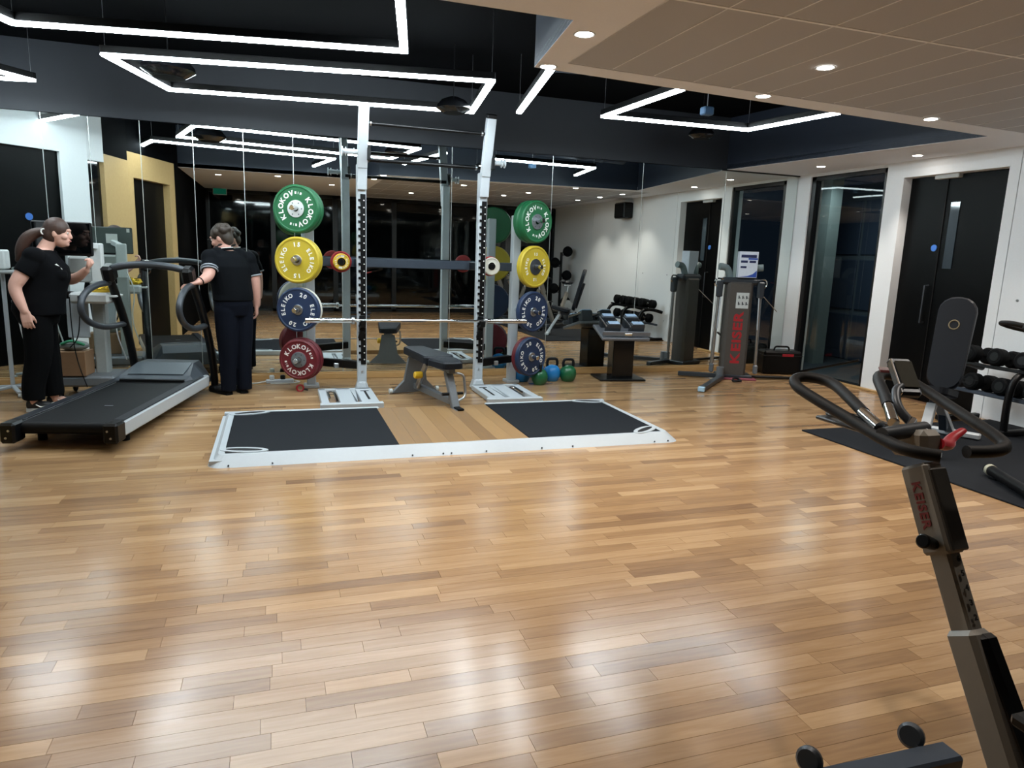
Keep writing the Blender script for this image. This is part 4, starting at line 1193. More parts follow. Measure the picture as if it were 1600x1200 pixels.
# ---------------------------------------------------------------- exercise bikes
def bike(label, loc, rz, name='exercise_bike', logo=True):
    b = thing(name, label, 'exercise bike', loc, rz)
    Mp = mat('bike_silver', '7c7870', 0.45, 0.1, var=0.05)
    Mdk = mat('bike_dark', '35332f', 0.45, 0.2)
    # stabilisers and main beam
    mb = MB(); mb.bar((-0.38, 0.17, 0.07), (0.14, 0.155, 0.07), 0.075, 0.05, 0.008, (0, 0, 1)); fs_ = part('front_stabilizer', mb, M_BLUEGREY, b)
    for x in (-0.30, 0.06):
        mb = MB(); mb.lathe([(0, -0.012), (0.03, -0.012), (0.036, -0.004), (0.036, 0.006), (0.028, 0.014), (0, 0.014)], 20, Matrix.Translation((x, 0.225, 0.10)) @ frame((-0.85, -0.35, 0.3)).to_4x4()); mb.cyl((x, 0.19, 0.075), (x, 0.225, 0.10), 0.012, seg=8); part('transport_wheel', mb, M_DGREY, fs_)
    mb = MB(); mb.bar((-0.28, -0.85, 0.06), (0.28, -0.85, 0.06), 0.075, 0.05, 0.008, (0, 0, 1)); part('rear_stabilizer', mb, M_BLUEGREY, b)
    mb = MB(); mb.bar((0, 0.12, 0.055), (0, -0.85, 0.06), 0.08, 0.05, 0.01, (0, 0, 1)); part('main_beam', mb, Mdk, b)
    # handlebar post: lower shroud, inner tube, upper sleeve
    P = [V(0, -0.16, 0.12), V(0, 0.07, 0.515), V(0, 0.177, 0.712), V(0, 0.275, 0.90)]
    mb = MB(); mb.bar(P[0], V(0, 0.075, 0.525), 0.07, 0.085, 0.012, (0, 1, 0)); ls = part('lower_post', mb, Mp, b)
    mb = MB(); mb.bar(P[0] + V(0.012, -0.045, 0.05), V(0.012, 0.035, 0.535), 0.052, 0.03, 0.012, (0, 1, 0)); part('rear_cover', mb, M_BLACK, ls)
    mb = MB(); mb.bar(V(0, 0.03, 0.44), V(0, 0.20, 0.755), 0.045, 0.062, 0.006, (0, 1, 0)); it_ = part('inner_tube', mb, Mp, b)
    mb = MB()
    ax = (P[2] - P[1]).normalized()
    for k in range(5):
        c = V(0, 0.075, 0.535) + ax * (0.02 + 0.036 * k) * 1.0
        q = Matrix.Translation(c + V(0, -0.0275, 0.0155)) @ frame((0, -ax.z, ax.y), ax).to_4x4()
        text_line(mb, '23456'[k], 0.02, q)
    part('scale_mark', mb, M_HOLE, it_)
    mb = MB(); mb.bar(V(0, 0.165, 0.69), P[3], 0.062, 0.085, 0.008, (0, 1, 0)); us = part('upper_sleeve', mb, Mp, b)
    mb = MB(); mb.bar(V(0.004, 0.128, 0.715), V(0.004, 0.228, 0.905), 0.056, 0.014, 0.004, (0, 1, 0)); part('sleeve_back', mb, Mdk, us)
    if logo:
        mb = MB()
        axu = (P[3] - V(0, 0.165, 0.69)).normalized()
        c = (P[3] + V(0, 0.165, 0.69)) / 2 + axu * 0.01
        xl = -axu                       # reads downwards on the left face
        nl = V(-1, 0, 0)
        yl = nl.cross(xl)
        Mx = Matrix(((xl.x, yl.x, nl.x, c.x - 0.0315), (xl.y, yl.y, nl.y, c.y), (xl.z, yl.z, nl.z, c.z), (0, 0, 0, 1)))
        text_line(mb, 'KEISER', 0.037, Mx, 1.0, 0.1)
        part('lettering', mb, mat('maroon_lettering', '7d1f27', 0.5), us)
    mb = MB(); mb.cyl((-0.03, 0.175, 0.715), (-0.085, 0.165, 0.735), 0.015, 0.019, seg=14, ch=0.004); part('pop_pin', mb, M_BLACK, us)
    # handlebar
    dx = -0.08
    Lb = [(-0.006, 0.148, 0.965), (-0.049, 0.203, 0.965), (-0.045, 0.278, 0.97), (-0.03, 0.425, 0.995), (-0.038, 0.572, 1.03), (-0.042, 0.64, 1.05), (-0.022, 0.677, 1.067), (0.023, 0.666, 1.075), (0.06, 0.60, 1.068), (0.02, 0.491, 1.045), (-0.012, 0.395, 1.02)]
    Rb = [(0.103, 0.167, 0.965), (0.186, 0.152, 0.965), (0.245, 0.166, 0.97), (0.268, 0.215, 0.985), (0.332, 0.381, 1.01), (0.40, 0.56, 1.04), (0.40, 0.64, 1.065), (0.34, 0.66, 1.075), (0.26, 0.63, 1.08), (0.164, 0.50, 1.05), (0.10, 0.42, 1.03)]
    for pts in (Lb, Rb):
        mb = MB(); mb.tube(smooth([(x + dx, y, z) for x, y, z in pts], 3), 0.0165, 12); part('handle_grip', mb, M_FOAM, b)
    for a, c in (((-0.014, 0.40, 1.021), (-0.03, 0.32, 0.998)), ((0.104, 0.425, 1.031), (0.05, 0.35, 1.0))):
        mb = MB(); mb.cyl((a[0] + dx, a[1], a[2]), (c[0] + dx, c[1], c[2]), 0.0155, seg=14); part('handle_tube', mb, M_CHROME, b)
    mb = MB(); mb.cyl((-0.05 + dx, 0.29, 0.985), (0.12 + dx, 0.31, 0.99), 0.020, seg=14); part('cross_tube', mb, M_DGREY, b)
    mb = MB(); mb.box((0.0, 0.30, 0.955), (0.07, 0.12, 0.075), rot(-10, 0, 0), 0.014); hb = part('clamp_head', mb, Mp, b)
    mb = MB(); mb.tube([(0.02 * math.cos(2 * math.pi * k / 16) - 0.0, 0.285 + 0.02 * math.sin(2 * math.pi * k / 16), 0.994) for k in range(16)], 0.003, 6, True); part('clamp_ring', mb, M_CHROME, hb)
    mb = MB(); mb.cyl((0.0, 0.33, 0.985), (0.05, 0.36, 1.0), 0.012, seg=12); part('slide_tube', mb, M_CHROME, hb)
    mb = MB(); mb.tube(smooth([(0.02, 0.25, 0.965), (0.06, 0.25, 0.955), (0.10, 0.28, 0.965), (0.16, 0.29, 0.985)], 2), [0.024, 0.010], 10, False, (1, 0.7)); part('red_lever', mb, M_RED, b, label='red resistance lever')
    mb = MB(); mb.tube(smooth([(-0.03, 0.36, 0.98), (-0.09, 0.50, 0.985), (-0.06, 0.58, 0.98), (0.03, 0.54, 0.975), (0.05, 0.4, 0.97)], 2, True), 0.006, 6, True); mb.box((-0.03, 0.46, 0.965), (0.12, 0.24, 0.012), ch=0.004); part('bottle_tray', mb, Mdk, hb)
    # console
    mb = MB(); mb.tube(smooth([(0.05, 0.36, 0.99), (0.03, 0.40, 1.03), (0.06, 0.44, 1.07), (0.09, 0.45, 1.08)], 2), 0.013, 10); cn = part('console_neck', mb, M_DGREY, b)
    CM = Matrix.Translation((0.125, 0.475, 1.10)) @ Matrix.Rotation(R(-22), 4, 'Z') @ Matrix.Rotation(R(42), 4, 'X')
    mb = MB(); mb.box((0, 0, 0), (0.066, 0.14, 0.026), CM, 0.008); co = part('console', mb, M_DGREY, b)
    mb = MB(); mb.box((-0.034, 0, 0.002), (0.006, 0.13, 0.026), CM, 0.002); part('chrome_edge', mb, M_CHROME, co)
    mb = MB(); mb.box((0.0, -0.01, 0.0135), (0.05, 0.10, 0.003), CM, 0.001); part('display', mb, mat('lcd', '33322b', 0.7, spec=0.1), co)
    mb = MB(); mb.box((0.0, 0.062, 0.0135), (0.05, 0.022, 0.003), CM, 0.001); part('red_badge', mb, mat('dull_red', '5a2a2d', 0.4), co)
    # seat post, saddle, flywheel
    mb = MB(); mb.bar((0, -0.30, 0.12), (0, -0.58, 0.70), 0.055, 0.08, 0.008, (0, 1, 0)); sp_ = part('seat_post', mb, Mp, b)
    mb = MB(); mb.bar((0, -0.45, 0.84), (0, -0.68, 0.84), 0.04, 0.035, 0.006, (0, 0, 1)); mb.cyl((0, -0.58, 0.69), (0, -0.60, 0.83), 0.02, seg=12); part('seat_slide', mb, M_STEEL, sp_)
    mb = MB(); mb.ring_loft([((0, -0.58, 0.865), 0.08, 0.13, 0), ((0, -0.59, 0.90), 0.10, 0.15, 0), ((0, -0.60, 0.93), 0.08, 0.12, 0)], 18); mb.tube([(0, -0.5, 0.905), (0, -0.38, 0.915), (0, -0.33, 0.91)], [0.05, 0.03, 0.022], 12, False, (1, 0.6)); part('saddle', mb, M_VINYL, b)
    mb = MB(); mb.lathe([(0, -0.02), (0.19, -0.02), (0.2, -0.012), (0.2, 0.012), (0.19, 0.02), (0, 0.02)], 36, Matrix.Translation((0, -0.62, 0.34)) @ Matrix.Rotation(R(90), 4, 'Y')); fw = part('flywheel', mb, mat('flywheel_grey', '8f9394', 0.3, 0.7), b)
    for s in (-1, 1):
        mb = MB(); mb.box((s * 0.045, -0.62, 0.22), (0.02, 0.09, 0.22), ch=0.006); part('wheel_bracket', mb, M_DGREY, fw)
        mb = MB(); mb.bar((s * 0.09, -0.22, 0.33), (s * 0.10, -0.22 + s * 0.02, 0.33 - s * 0.17), 0.02, 0.03, 0.004); cr = part('crank', mb, M_STEEL, b)
        mb = MB(); mb.box((s * 0.16, -0.22 + s * 0.02, 0.33 - s * 0.17), (0.09, 0.10, 0.03), ch=0.008); part('pedal', mb, M_BLACK, cr)
    mb = MB(); mb.cyl((-0.09, -0.22, 0.33), (0.09, -0.22, 0.33), 0.05, seg=20); mb.bar((0, -0.22, 0.33), (0, -0.62, 0.34), 0.06, 0.10, 0.012, (0, 0, 1)); part('drive_cover', mb, Mdk, b)
    return b
bk1 = bike('nearest exercise bike with looped black handlebars at the right foreground', (1.64, 1.10, 0), 0)
bk2 = dup(bk1, (5.06, 2.86, 0.012), 60, 'exercise bike on the rubber mat at the right edge, front foot bar showing')
bk3 = dup(bk1, (4.75, 1.95, 0.012), 66, 'exercise bike on the rubber mat, second of its row from the mirror')
bk4 = dup(bk1, (4.80, 0.95, 0.012), 62, 'exercise bike on the rubber mat, last of its row by the rear glazing')

# ---------------------------------------------------------------- incline bench on the mat
ib = thing('incline_bench', 'dark upholstered bench with its backrest raised upright, in front of the black door', 'bench', (5.02, 4.12, 0.012), -62)
# local: user faces -y; backrest rises towards +y
BM = Matrix.Translation((0, 0.02, 0.46)) @ Matrix.Rotation(R(76), 4, 'X')
mb = MB(); mb.prism(rrect(0.125, 0.135, 0.0, 0.76, 0.118), -0.03, 0.03, BM, 0.015); bp_ = part('back_pad', mb, M_VINYL, ib)
mb = MB(); mb.box((0, 0.42, 0.0312), (0.26, 0.006, 0.002), BM); mb.box((0, 0.64, 0.0312), (0.26, 0.004, 0.002), BM); part('pad_seam', mb, M_HOLE, bp_)
mb = MB(); mb.tube([BM @ V(0.036 * math.cos(2 * math.pi * k / 20), 0.53 + 0.036 * math.sin(2 * math.pi * k / 20), 0.031) for k in range(20)], 0.005, 6, True); part('pad_emblem', mb, mat('worn_gold', '86795c', 0.5), bp_, label='worn gold ring emblem')
SM = Matrix.Translation((0, -0.03, 0.44)) @ Matrix.Rotation(R(180 - 12), 4, 'X')
mb = MB(); mb.prism(rrect(0.14, 0.12, 0.0, 0.34, 0.06), -0.03, 0.03, SM, 0.014); part('seat_pad', mb, M_VINYL, ib)
mb = MB(); mb.bar((0, 0.05, 0.42), (0, 0.30, 0.10), 0.06, 0.06, 0.006, (0, 1, 0)); mb.bar((0, -0.2, 0.40), (0, 0.10, 0.38), 0.06, 0.05, 0.006); mb.bar((0, 0.07, 0.5), (0, 0.2, 0.95), 0.05, 0.04, 0.006, (0, 1, 0)); part('spine', mb, M_BLUEGREY, ib)
mb = MB(); mb.bar((0, -0.22, 0.38), (0, -0.42, 0.04), 0.07, 0.05, 0.006, (0, 1, 0)); mb.box((0, -0.42, 0.03), (0.30, 0.07, 0.05), ch=0.01); part('front_leg', mb, M_WMETAL, ib)
mb = MB(); mb.bar((0, -0.05, 0.38), (0, 0.55, 0.04), 0.07, 0.05, 0.006, (0, 1, 0)); mb.box((0, 0.55, 0.03), (0.46, 0.07, 0.05), ch=0.01); part('rear_leg', mb, M_WMETAL, ib)

fbx = thing('floor_bar', 'low black bar with a pale end ring on the rubber mat at right', 'bar', (4.72, 3.42, 0.012))
mb = MB(); mb.cyl((0, 0, 0.045), (-0.34, -0.62, 0.045), 0.036, seg=18, ch=0.004); part('shaft', mb, M_BLACK, fbx)
mb = MB(); mb.cyl((-0.012, -0.022, 0.045), (-0.028, -0.052, 0.045), 0.040, seg=18); part('end_ring', mb, mat('pale_ring', 'a8a896', 0.5), fbx)
for t_ in (0.15, 0.85):
    mb = MB(); mb.box((-0.34 * t_, -0.62 * t_, 0.01), (0.06, 0.05, 0.02), ch=0.004); part('rubber_foot', mb, M_RUBBER, fbx)

# ---------------------------------------------------------------- dumbbell rack by the right wall
dr = thing('dumbbell_rack', 'low black two-tier dumbbell rack against the white right wall', 'rack', (6.22, 4.25, 0.012), 90)
L2 = 0.62
for x in (-L2, 0.0, L2):
    mb = MB(); mb.tube(smooth([(x, 0.24, 0.0), (x, 0.26, 0.3), (x, 0.22, 0.52), (x, 0.05, 0.56), (x, -0.2, 0.5)], 3), 0.03, 10); mb.bar((x, -0.24, 0.025), (x, 0.28, 0.025), 0.06, 0.05, 0.008); part('arched_leg', mb, M_BLACK, dr)
for z, y, nm in ((0.55, 0.02, 'top_shelf'), (0.30, 0.04, 'lower_shelf')):
    for k in (-1, 1):
        mb = MB(); mb.box((0, y + k * 0.11, z + k * 0.015), (2 * L2 + 0.1, 0.07, 0.035), rot(8, 0, 0), 0.006); part(nm, mb, M_BLACK if z > 0.4 else M_BLUEGREY, dr)
def dumbbell(label, M_, r=0.075, L=0.30, group=None):
    d = thing('dumbbell', label, 'dumbbell', (0, 0, 0), 0, group)
    d.location = M_.translation; d.rotation_euler = M_.to_euler()
    for s in (-1, 1):
        mb = MB(); mb.lathe([(0, -0.055), (r * 0.8, -0.055), (r, -0.04), (r, 0.04), (r * 0.8, 0.055), (0, 0.055)], 16, Matrix.Translation((0, s * (L / 2 - 0.055), 0)) @ Matrix.Rotation(R(90), 4, 'X')); hd = part('head', mb, M_RUBBER, d)
        mb = MB(); mb.lathe([(0, 0), (r * 0.5, 0), (r * 0.5, 0.002), (0, 0.002)], 16, Matrix.Translation((0, s * (L / 2 + 0.0), 0)) @ frame((0, s, 0)).to_4x4()); part('end_disc', mb, M_BLACK, hd)
    mb = MB(); mb.cyl((0, -L / 2 + 0.1, 0), (0, L / 2 - 0.1, 0), 0.016, seg=12); part('grip', mb, M_CHROME, d)
    return d
BR = xform(dr)
dl_ = ['dumbbell at the end of the top tier nearest the black door', 'dumbbell second from the door end of the top tier', 'dumbbell in the middle of the top tier', 'dumbbell fourth from the door end of the top tier', 'dumbbell at the camera end of the top tier']
for i, x in enumerate((0.48, 0.24, 0.0, -0.24, -0.48)):
    dumbbell(dl_[i], BR @ Matrix.Translation((x, 0.02, 0.645)) @ rot(8, 0, 4 * ((i * 7) % 3 - 1)), 0.078, 0.32, 'dumbbells on the top tier')
dl_ = ['lower tier dumbbell nearest the black door', 'lower tier dumbbell second from the door end', 'lower tier dumbbell third from the door end', 'lower tier dumbbell nearest the camera']
for i, x in enumerate((0.42, 0.14, -0.14, -0.42)):
    dumbbell(dl_[i], BR @ Matrix.Translation((x, 0.04, 0.395)) @ rot(8, 0, 0), 0.078, 0.32, 'dumbbells on the lower tier')

# medicine ball tree by the right wall (seen in the mirror)
mt = thing('ball_tree', 'tall dark medicine ball tree by the right wall, seen in the mirror', 'rack', (6.15, 0.75, 0.012))
mb = MB(); mb.cyl((0, 0, 0), (0, 0, 1.5), 0.03, seg=12); part('pole', mb, M_BLACK, mt)
mb = MB(); mb.box((0, 0, 0.025), (0.5, 0.5, 0.05), ch=0.01); part('base', mb, M_BLACK, mt)
for k, (z, sd_) in enumerate(((0.30, 1), (0.60, -1), (0.90, 1), (1.18, -1), (1.44, 1))):
    mb = MB(); mb.tube([(0.15 * sd_ + 0.08 * math.cos(2 * math.pi * j / 16), 0.08 * math.sin(2 * math.pi * j / 16), z) for j in range(16)], 0.009, 6, True); mb.cyl((0, 0, z), (0.08 * sd_, 0, z), 0.01, seg=8); part('ring_arm', mb, M_BLACK, mt)
    q = thing('medicine_ball', 'black medicine ball on the ball tree, ' + ('lowest ring', 'second ring from the floor', 'middle ring', 'second ring from the top', 'top ring')[k], 'ball', (6.15 + 0.15 * sd_, 0.75, z + 0.06), 0, 'medicine balls on the tree')
    mb = MB(); mb.ball((0, 0, 0.035), 0.115); part('ball', mb, M_RUBBER, q)
    mb = MB(); mb.tube([(0.116 * math.cos(2 * math.pi * j / 24), 0, 0.035 + 0.116 * math.sin(2 * math.pi * j / 24)) for j in range(24)], 0.003, 6, True); part('seam', mb, M_DGREY, q)

# ---------------------------------------------------------------- things hung in the dark coffer
def pendant(label, x, y, z, r):
    t = thing('pendant_speaker', label, 'speaker', (x, y, z))
    mb = MB(); mb.lathe([(0, -r * 0.35), (r * 0.6, -r * 0.3), (r, -r * 0.05), (r * 0.98, r * 0.1), (r * 0.7, r * 0.42), (r * 0.25, r * 0.6), (0, r * 0.62)], 28); part('shell', mb, mat('gloss_black', '0a0b0d', 0.15), t)
    mb = MB(); mb.lathe([(0, -r * 0.36), (r * 0.58, -r * 0.315), (r * 0.6, -r * 0.29)], 28); part('grille', mb, M_RUBBER, t)
    mb = MB(); mb.cyl((0, 0, r * 0.6), (0, 0, 3.2 - z), 0.004, seg=8); part('cable', mb, M_BLACK, t)
pendant('black dome pendant speaker above the right end of the power rack', 1.50, 6.30, 2.665, 0.15)
pendant('black dome pendant speaker over the treadmill, beside the LED strip', -0.74, 6.15, 2.70, 0.19)
pendant('black dome pendant speaker near the mirror at the right end of the coffer', 4.40, 6.90, 2.77, 0.14)
sn = thing('ceiling_sensor', 'small blue-grey sensor box hanging on a thin cable inside the three-sided strip light', 'sensor', (3.62, 5.62, 2.72))
mb = MB(); mb.box((0, 0, 0), (0.10, 0.08, 0.07), ch=0.01); part('housing', mb, mat('sensor_blue', '4d6f92', 0.4, 0.3), sn)
mb = MB(); mb.cyl((0, 0, 0.035), (0, 0, 0.48), 0.004, seg=8); part('cable', mb, M_STEEL, sn)
du = thing('ventilation_duct', 'dark blue round ventilation duct running across the right end of the coffer', 'duct', (3.4, 5.33, 3.02))
mb = MB(); mb.cyl((-1.3, 0.35, 0), (1.9, -0.1, 0), 0.12, seg=24); dt = part('pipe', mb, M_FASCIA, du)
for x in (-0.9, 0.3, 1.5):
    mb = MB(); c = V(x, 0.35 - (x + 1.3) / 3.2 * 0.45, 0); e = V(3.2, -0.45, 0).normalized() * 0.015; mb.cyl(c - e, c + e, 0.127, seg=24); part('clamp_ring', mb, M_BULK, du)

# ---------------------------------------------------------------- people
def smoothr(pts, rads, n=2):
    q = [Vector((p[0], p[1], p[2], r)) for p, r in zip(pts, rads)]
    for _ in range(n):
        o = [q[0]]
        for a, b in zip(q, q[1:]):
            o += [a * 0.75 + b * 0.25, a * 0.25 + b * 0.75]
        o.append(q[-1]); q = o
    return [v.to_3d() for v in q], [v.w for v in q]
def limb(mb, pts, rads, flat=(1, 1), seg=14, end=True):
    p, r = smoothr(pts, rads)
    mb.tube(p, r, seg, False, flat)
    mb.ball(p[0], r[0] * 0.98)
    if end:
        mb.ball(p[-1], r[-1] * 0.98)
def hand(mb, wrist, d, palm, thumb_side, curl=(20, 30, 20), s=1.0, spread=4):
    """d: direction of the fingers, palm: palm normal, thumb_side: towards the thumb"""
    d, palm = Vector(d).normalized(), Vector(palm).normalized()
    side = (Vector(thumb_side) - d * d.dot(thumb_side)).normalized()
    palm = d.cross(side) * (1 if d.cross(side).dot(palm) > 0 else -1)
    w = Vector(wrist)
    for t in (-0.026, -0.009, 0.009, 0.026):
        mb.tube([w + d * 0.0 + side * t * 0.75 * s, w + d * 0.045 * s + side * t * s, w + d * 0.09 * s + side * t * 1.05 * s], [0.017 * s, 0.016 * s, 0.013 * s], 10)
    axis = d.cross(palm)
    for i, (t, L) in enumerate(((0.030, 0.072), (0.010, 0.080), (-0.010, 0.074), (-0.029, 0.058))):
        a = w + d * 0.083 * s + side * t * s
        dd = (d + side * (t * spread)).normalized()
        pts = [a]
        ang = 0
        for k, f in enumerate((0.45, 0.32, 0.23)):
            ang += curl[k]
            q = dd * math.cos(R(ang)) + palm * math.sin(R(ang))
            pts.append(pts[-1] + q * L * f * s)
        mb.tube(pts, [0.0105 * s, 0.0095 * s, 0.0088 * s, 0.0075 * s], 8); mb.ball(pts[-1], 0.0075 * s, seg=8, rings=6)
    a = w + d * 0.03 * s + side * 0.026 * s
    pts = [a, a + (side * 0.6 + d * 0.7 + palm * 0.35).normalized() * 0.034 * s]
    pts.append(pts[-1] + (side * 0.25 + d * 0.9 + palm * 0.4).normalized() * 0.030 * s)
    pts.append(pts[-1] + (d * 0.9 + palm * 0.6).normalized() * 0.024 * s)
    mb.tube(pts, [0.0145 * s, 0.012 * s, 0.0105 * s, 0.0085 * s], 8); mb.ball(pts[-1], 0.0085 * s, seg=8, rings=6)
def head_frame(f, u):
    f = Vector(f).normalized(); u = Vector(u); u = (u - f * f.dot(u)).normalized(); l = u.cross(f)
    return f, l, u, Matrix(((f.x, l.x, u.x), (f.y, l.y, u.y), (f.z, l.z, u.z)))
def head(mb, c, f, u, s=1.0):
    f, l, u, Mh = head_frame(f, u); c = Vector(c)
    mb.ball(c + u * 0.01 * s, 0.094 * s, 0.074 * s, 0.108 * s, M=Mh)
    mb.ball(c + f * 0.030 * s - u * 0.055 * s, 0.060 * s, 0.055 * s, 0.060 * s, M=Mh)
    mb.ball(c + f * 0.070 * s - u * 0.085 * s, 0.022 * s, 0.024 * s, 0.018 * s, M=Mh)
    mb.tube([c + f * 0.086 * s + u * 0.02 * s, c + f * 0.098 * s - u * 0.012 * s, c + f * 0.103 * s - u * 0.024 * s], [0.009 * s, 0.011 * s, 0.013 * s], 10); mb.ball(c + f * 0.100 * s - u * 0.026 * s, 0.012 * s)
    mb.ball(c + f * 0.083 * s + u * 0.034 * s, 0.016 * s, 0.048 * s, 0.010 * s, M=Mh)
    mb.ball(c + f * 0.086 * s - u * 0.055 * s, 0.014 * s, 0.024 * s, 0.011 * s, M=Mh)
    for k in (-1, 1):
        mb.ball(c + l * 0.074 * s * k - f * 0.008 * s - u * 0.005 * s, 0.018 * s, 0.010 * s, 0.031 * s, M=Mh)
        mb.ball(c + l * 0.040 * s * k + f * 0.060 * s - u * 0.025 * s, 0.026 * s, 0.026 * s, 0.024 * s, M=Mh)
def face_parts(root, c, f, u, s=1.0):
    f, l, u, Mh = head_frame(f, u); c = Vector(c)
    for k in (-1, 1):
        mb = MB(); mb.ball(c + f * 0.079 * s + l * 0.031 * k * s + u * 0.010 * s, 0.0105 * s, seg=10, rings=8); e = part('eye', mb, mat('eye_white', 'd9d2cb', 0.3), root)
        mb = MB(); mb.ball(c + f * 0.0865 * s + l * 0.031 * k * s + u * 0.010 * s, 0.005 * s, seg=8, rings=6); part('iris', mb, mat('iris_brown', '2c1c14', 0.3), e)
    mb = MB(); mb.ball(c + f * 0.0965 * s - u * 0.055 * s, 0.007 * s, 0.021 * s, 0.007 * s, M=Mh); part('lips', mb, mat('lips', 'a8625a', 0.5), root)
M_SKINW = mat('skin_fair', 'd3a594', 0.55, var=0.05, scale=40)
M_SKINM = mat('skin_tan', 'c9998a', 0.55, var=0.05, scale=40)
M_SHIRT = mat('black_cotton', '090a0d', 0.9, spec=0.1, var=0.2, scale=200, bump=0.2)
M_POLO = mat('black_polo_knit', '0a0d11', 0.85, spec=0.1, var=0.2, scale=300, bump=0.2)
M_TROUS = mat('black_trousers', '08090b', 0.9, spec=0.1, var=0.2, scale=150, bump=0.2)
M_TROUSM = mat('dark_navy_trousers', '0d111b', 0.85, spec=0.1, var=0.2, scale=150, bump=0.2)
M_SHOE = mat('black_shoe', '121316', 0.6)

def shoe(root, heel, d, m=M_SHOE, tick=False, L=0.255):
    d = Vector((d[0], d[1], 0)).normalized(); h = Vector(heel)
    l = Vector((-d.y, d.x, 0))
    Mh = Matrix(((d.x, l.x, 0, h.x), (d.y, l.y, 0, h.y), (0, 0, 1, 0), (0, 0, 0, 1)))
    mb = MB(); mb.xf = Mh
    mb.prism([(-0.035, -0.032), (0.05, -0.038), (0.15, -0.046), (0.20, -0.040), (0.222, 0), (0.20, 0.040), (0.15, 0.046), (0.05, 0.038), (-0.035, 0.032), (-0.045, 0)], 0.0, 0.028, None, 0.004)
    s_ = part('sole', mb, mat('shoe_sole', 'b9bab6', 0.6) if tick else M_RUBBER, None)
    s_.name = 'shoe_sole'
    mb = MB()
    for x, z, rx, ry, rz in ((-0.01, 0.055, 0.034, 0.034, 0.05), (0.03, 0.06, 0.045, 0.036, 0.055), (0.09, 0.045, 0.06, 0.040, 0.038), (0.15, 0.036, 0.06, 0.043, 0.028)):
        mb.ball((x, 0, z), rx, ry, rz)
    mb.v = [Mh @ p for p in mb.v]
    up = remesh('shoe', mb, m, 0.006, 4, root)
    s_.parent = up
    if tick:
        for sd in (-1, 1):
            mb = MB(); mb.xf = Mh
            mb.tube(smooth([(0.04, sd * 0.040, 0.062), (0.075, sd * 0.0455, 0.042), (0.10, sd * 0.046, 0.045), (0.15, sd * 0.042, 0.06)], 2), [0.004, 0.007], 6); part('white_tick', mb, M_TEXTW, up)
    return up

# ---- woman
wo = thing('person', 'woman in black t-shirt with a brown ponytail, standing beside the treadmill console', 'person', (-1.87, 6.72, 0), 4)
HC, HF, HU = V(0.165, 0.02, 1.462), V(1, -0.05, -0.10), V(0.10, 0, 1)
mb = MB()
mb.ring_loft([((-0.01, 0, 0.74), 0.12, 0.15, 0), ((-0.02, 0, 0.86), 0.165, 0.185, 0), ((0.01, 0, 0.98), 0.165, 0.165, 0), ((0.045, 0, 1.10), 0.165, 0.16, 0), ((0.05, 0, 1.20), 0.155, 0.165, 0), ((0.035, 0, 1.285), 0.105, 0.16, 0), ((0.05, 0, 1.335), 0.06, 0.09, 0)], 24)
limb(mb, [(0.055, 0.0, 1.29), (0.085, 0.01, 1.36), (0.125, 0.02, 1.42)], [0.064, 0.054, 0.052])
head(mb, HC, HF, HU, 0.97)
RA = [(0.02, -0.165, 1.275), (-0.075, -0.215, 1.10), (-0.115, -0.225, 1.035), (-0.085, -0.235, 0.93), (-0.055, -0.24, 0.845)]
limb(mb, RA, [0.062, 0.055, 0.047, 0.041, 0.030])
hand(mb, (-0.052, -0.24, 0.838), (0.10, 0.02, -1), (0.2, 1, 0), (1, 0, 0.1), (16, 22, 18), 0.95)
LA = [(0.06, 0.165, 1.275), (0.15, 0.19, 1.11), (0.205, 0.175, 1.07), (0.285, 0.10, 1.11), (0.345, 0.04, 1.165)]
limb(mb, LA, [0.062, 0.054, 0.046, 0.040, 0.029])
hand(mb, (0.347, 0.038, 1.167), (0.62, -0.18, 0.75), (-0.6, -0.4, 0.3), (0.2, -1, 0.2), (55, 70, 40), 0.95)
for s, ax in ((-1, -0.075), (1, 0.035)):
    limb(mb, [(-0.01, s * 0.085, 0.80), (0.0, s * 0.088, 0.62), (0.005 + ax * 0.3, s * 0.086, 0.42), (ax * 0.6 - 0.01, s * 0.088, 0.27), (ax, s * 0.09, 0.075)], [0.108, 0.088, 0.060, 0.055, 0.038])
    limb(mb, [(ax, s * 0.09, 0.06), (ax + 0.09, s * 0.09, 0.045)], [0.036, 0.03])
remesh('body', mb, M_SKINW, 0.0055, 4, wo)
face_parts(wo, HC, HF, HU, 0.97)
# shirt
mb = MB()
mb.ring_loft([((-0.0, 0, 0.80), 0.185, 0.200, 0), ((0.0, 0, 0.90), 0.188, 0.200, 0), ((0.02, 0, 1.0), 0.186, 0.185, 0), ((0.055, 0, 1.10), 0.184, 0.176, 0), ((0.06, 0, 1.19), 0.172, 0.178, 0), ((0.04, 0, 1.28), 0.118, 0.175, 0), ((0.05, 0, 1.325), 0.075, 0.105, 0)], 28)
limb(mb, [(0.03, -0.14, 1.275), (-0.01, -0.185, 1.205), (-0.052, -0.207, 1.135)], [0.072, 0.074, 0.072], end=False)
limb(mb, [(0.06, 0.14, 1.275), (0.095, 0.18, 1.205), (0.128, 0.186, 1.145)], [0.072, 0.072, 0.069], end=False)
mb.ball((0.16, -0.07, 1.13), 0.07, 0.075, 0.07); mb.ball((0.16, 0.07, 1.13), 0.07, 0.075, 0.07)
mb.ball((0.02, -0.163, 1.27), 0.079); mb.ball((0.055, 0.163, 1.27), 0.079)
remesh('t_shirt', mb, M_SHIRT, 0.008, 5, wo)
ts = wo.children[-1]
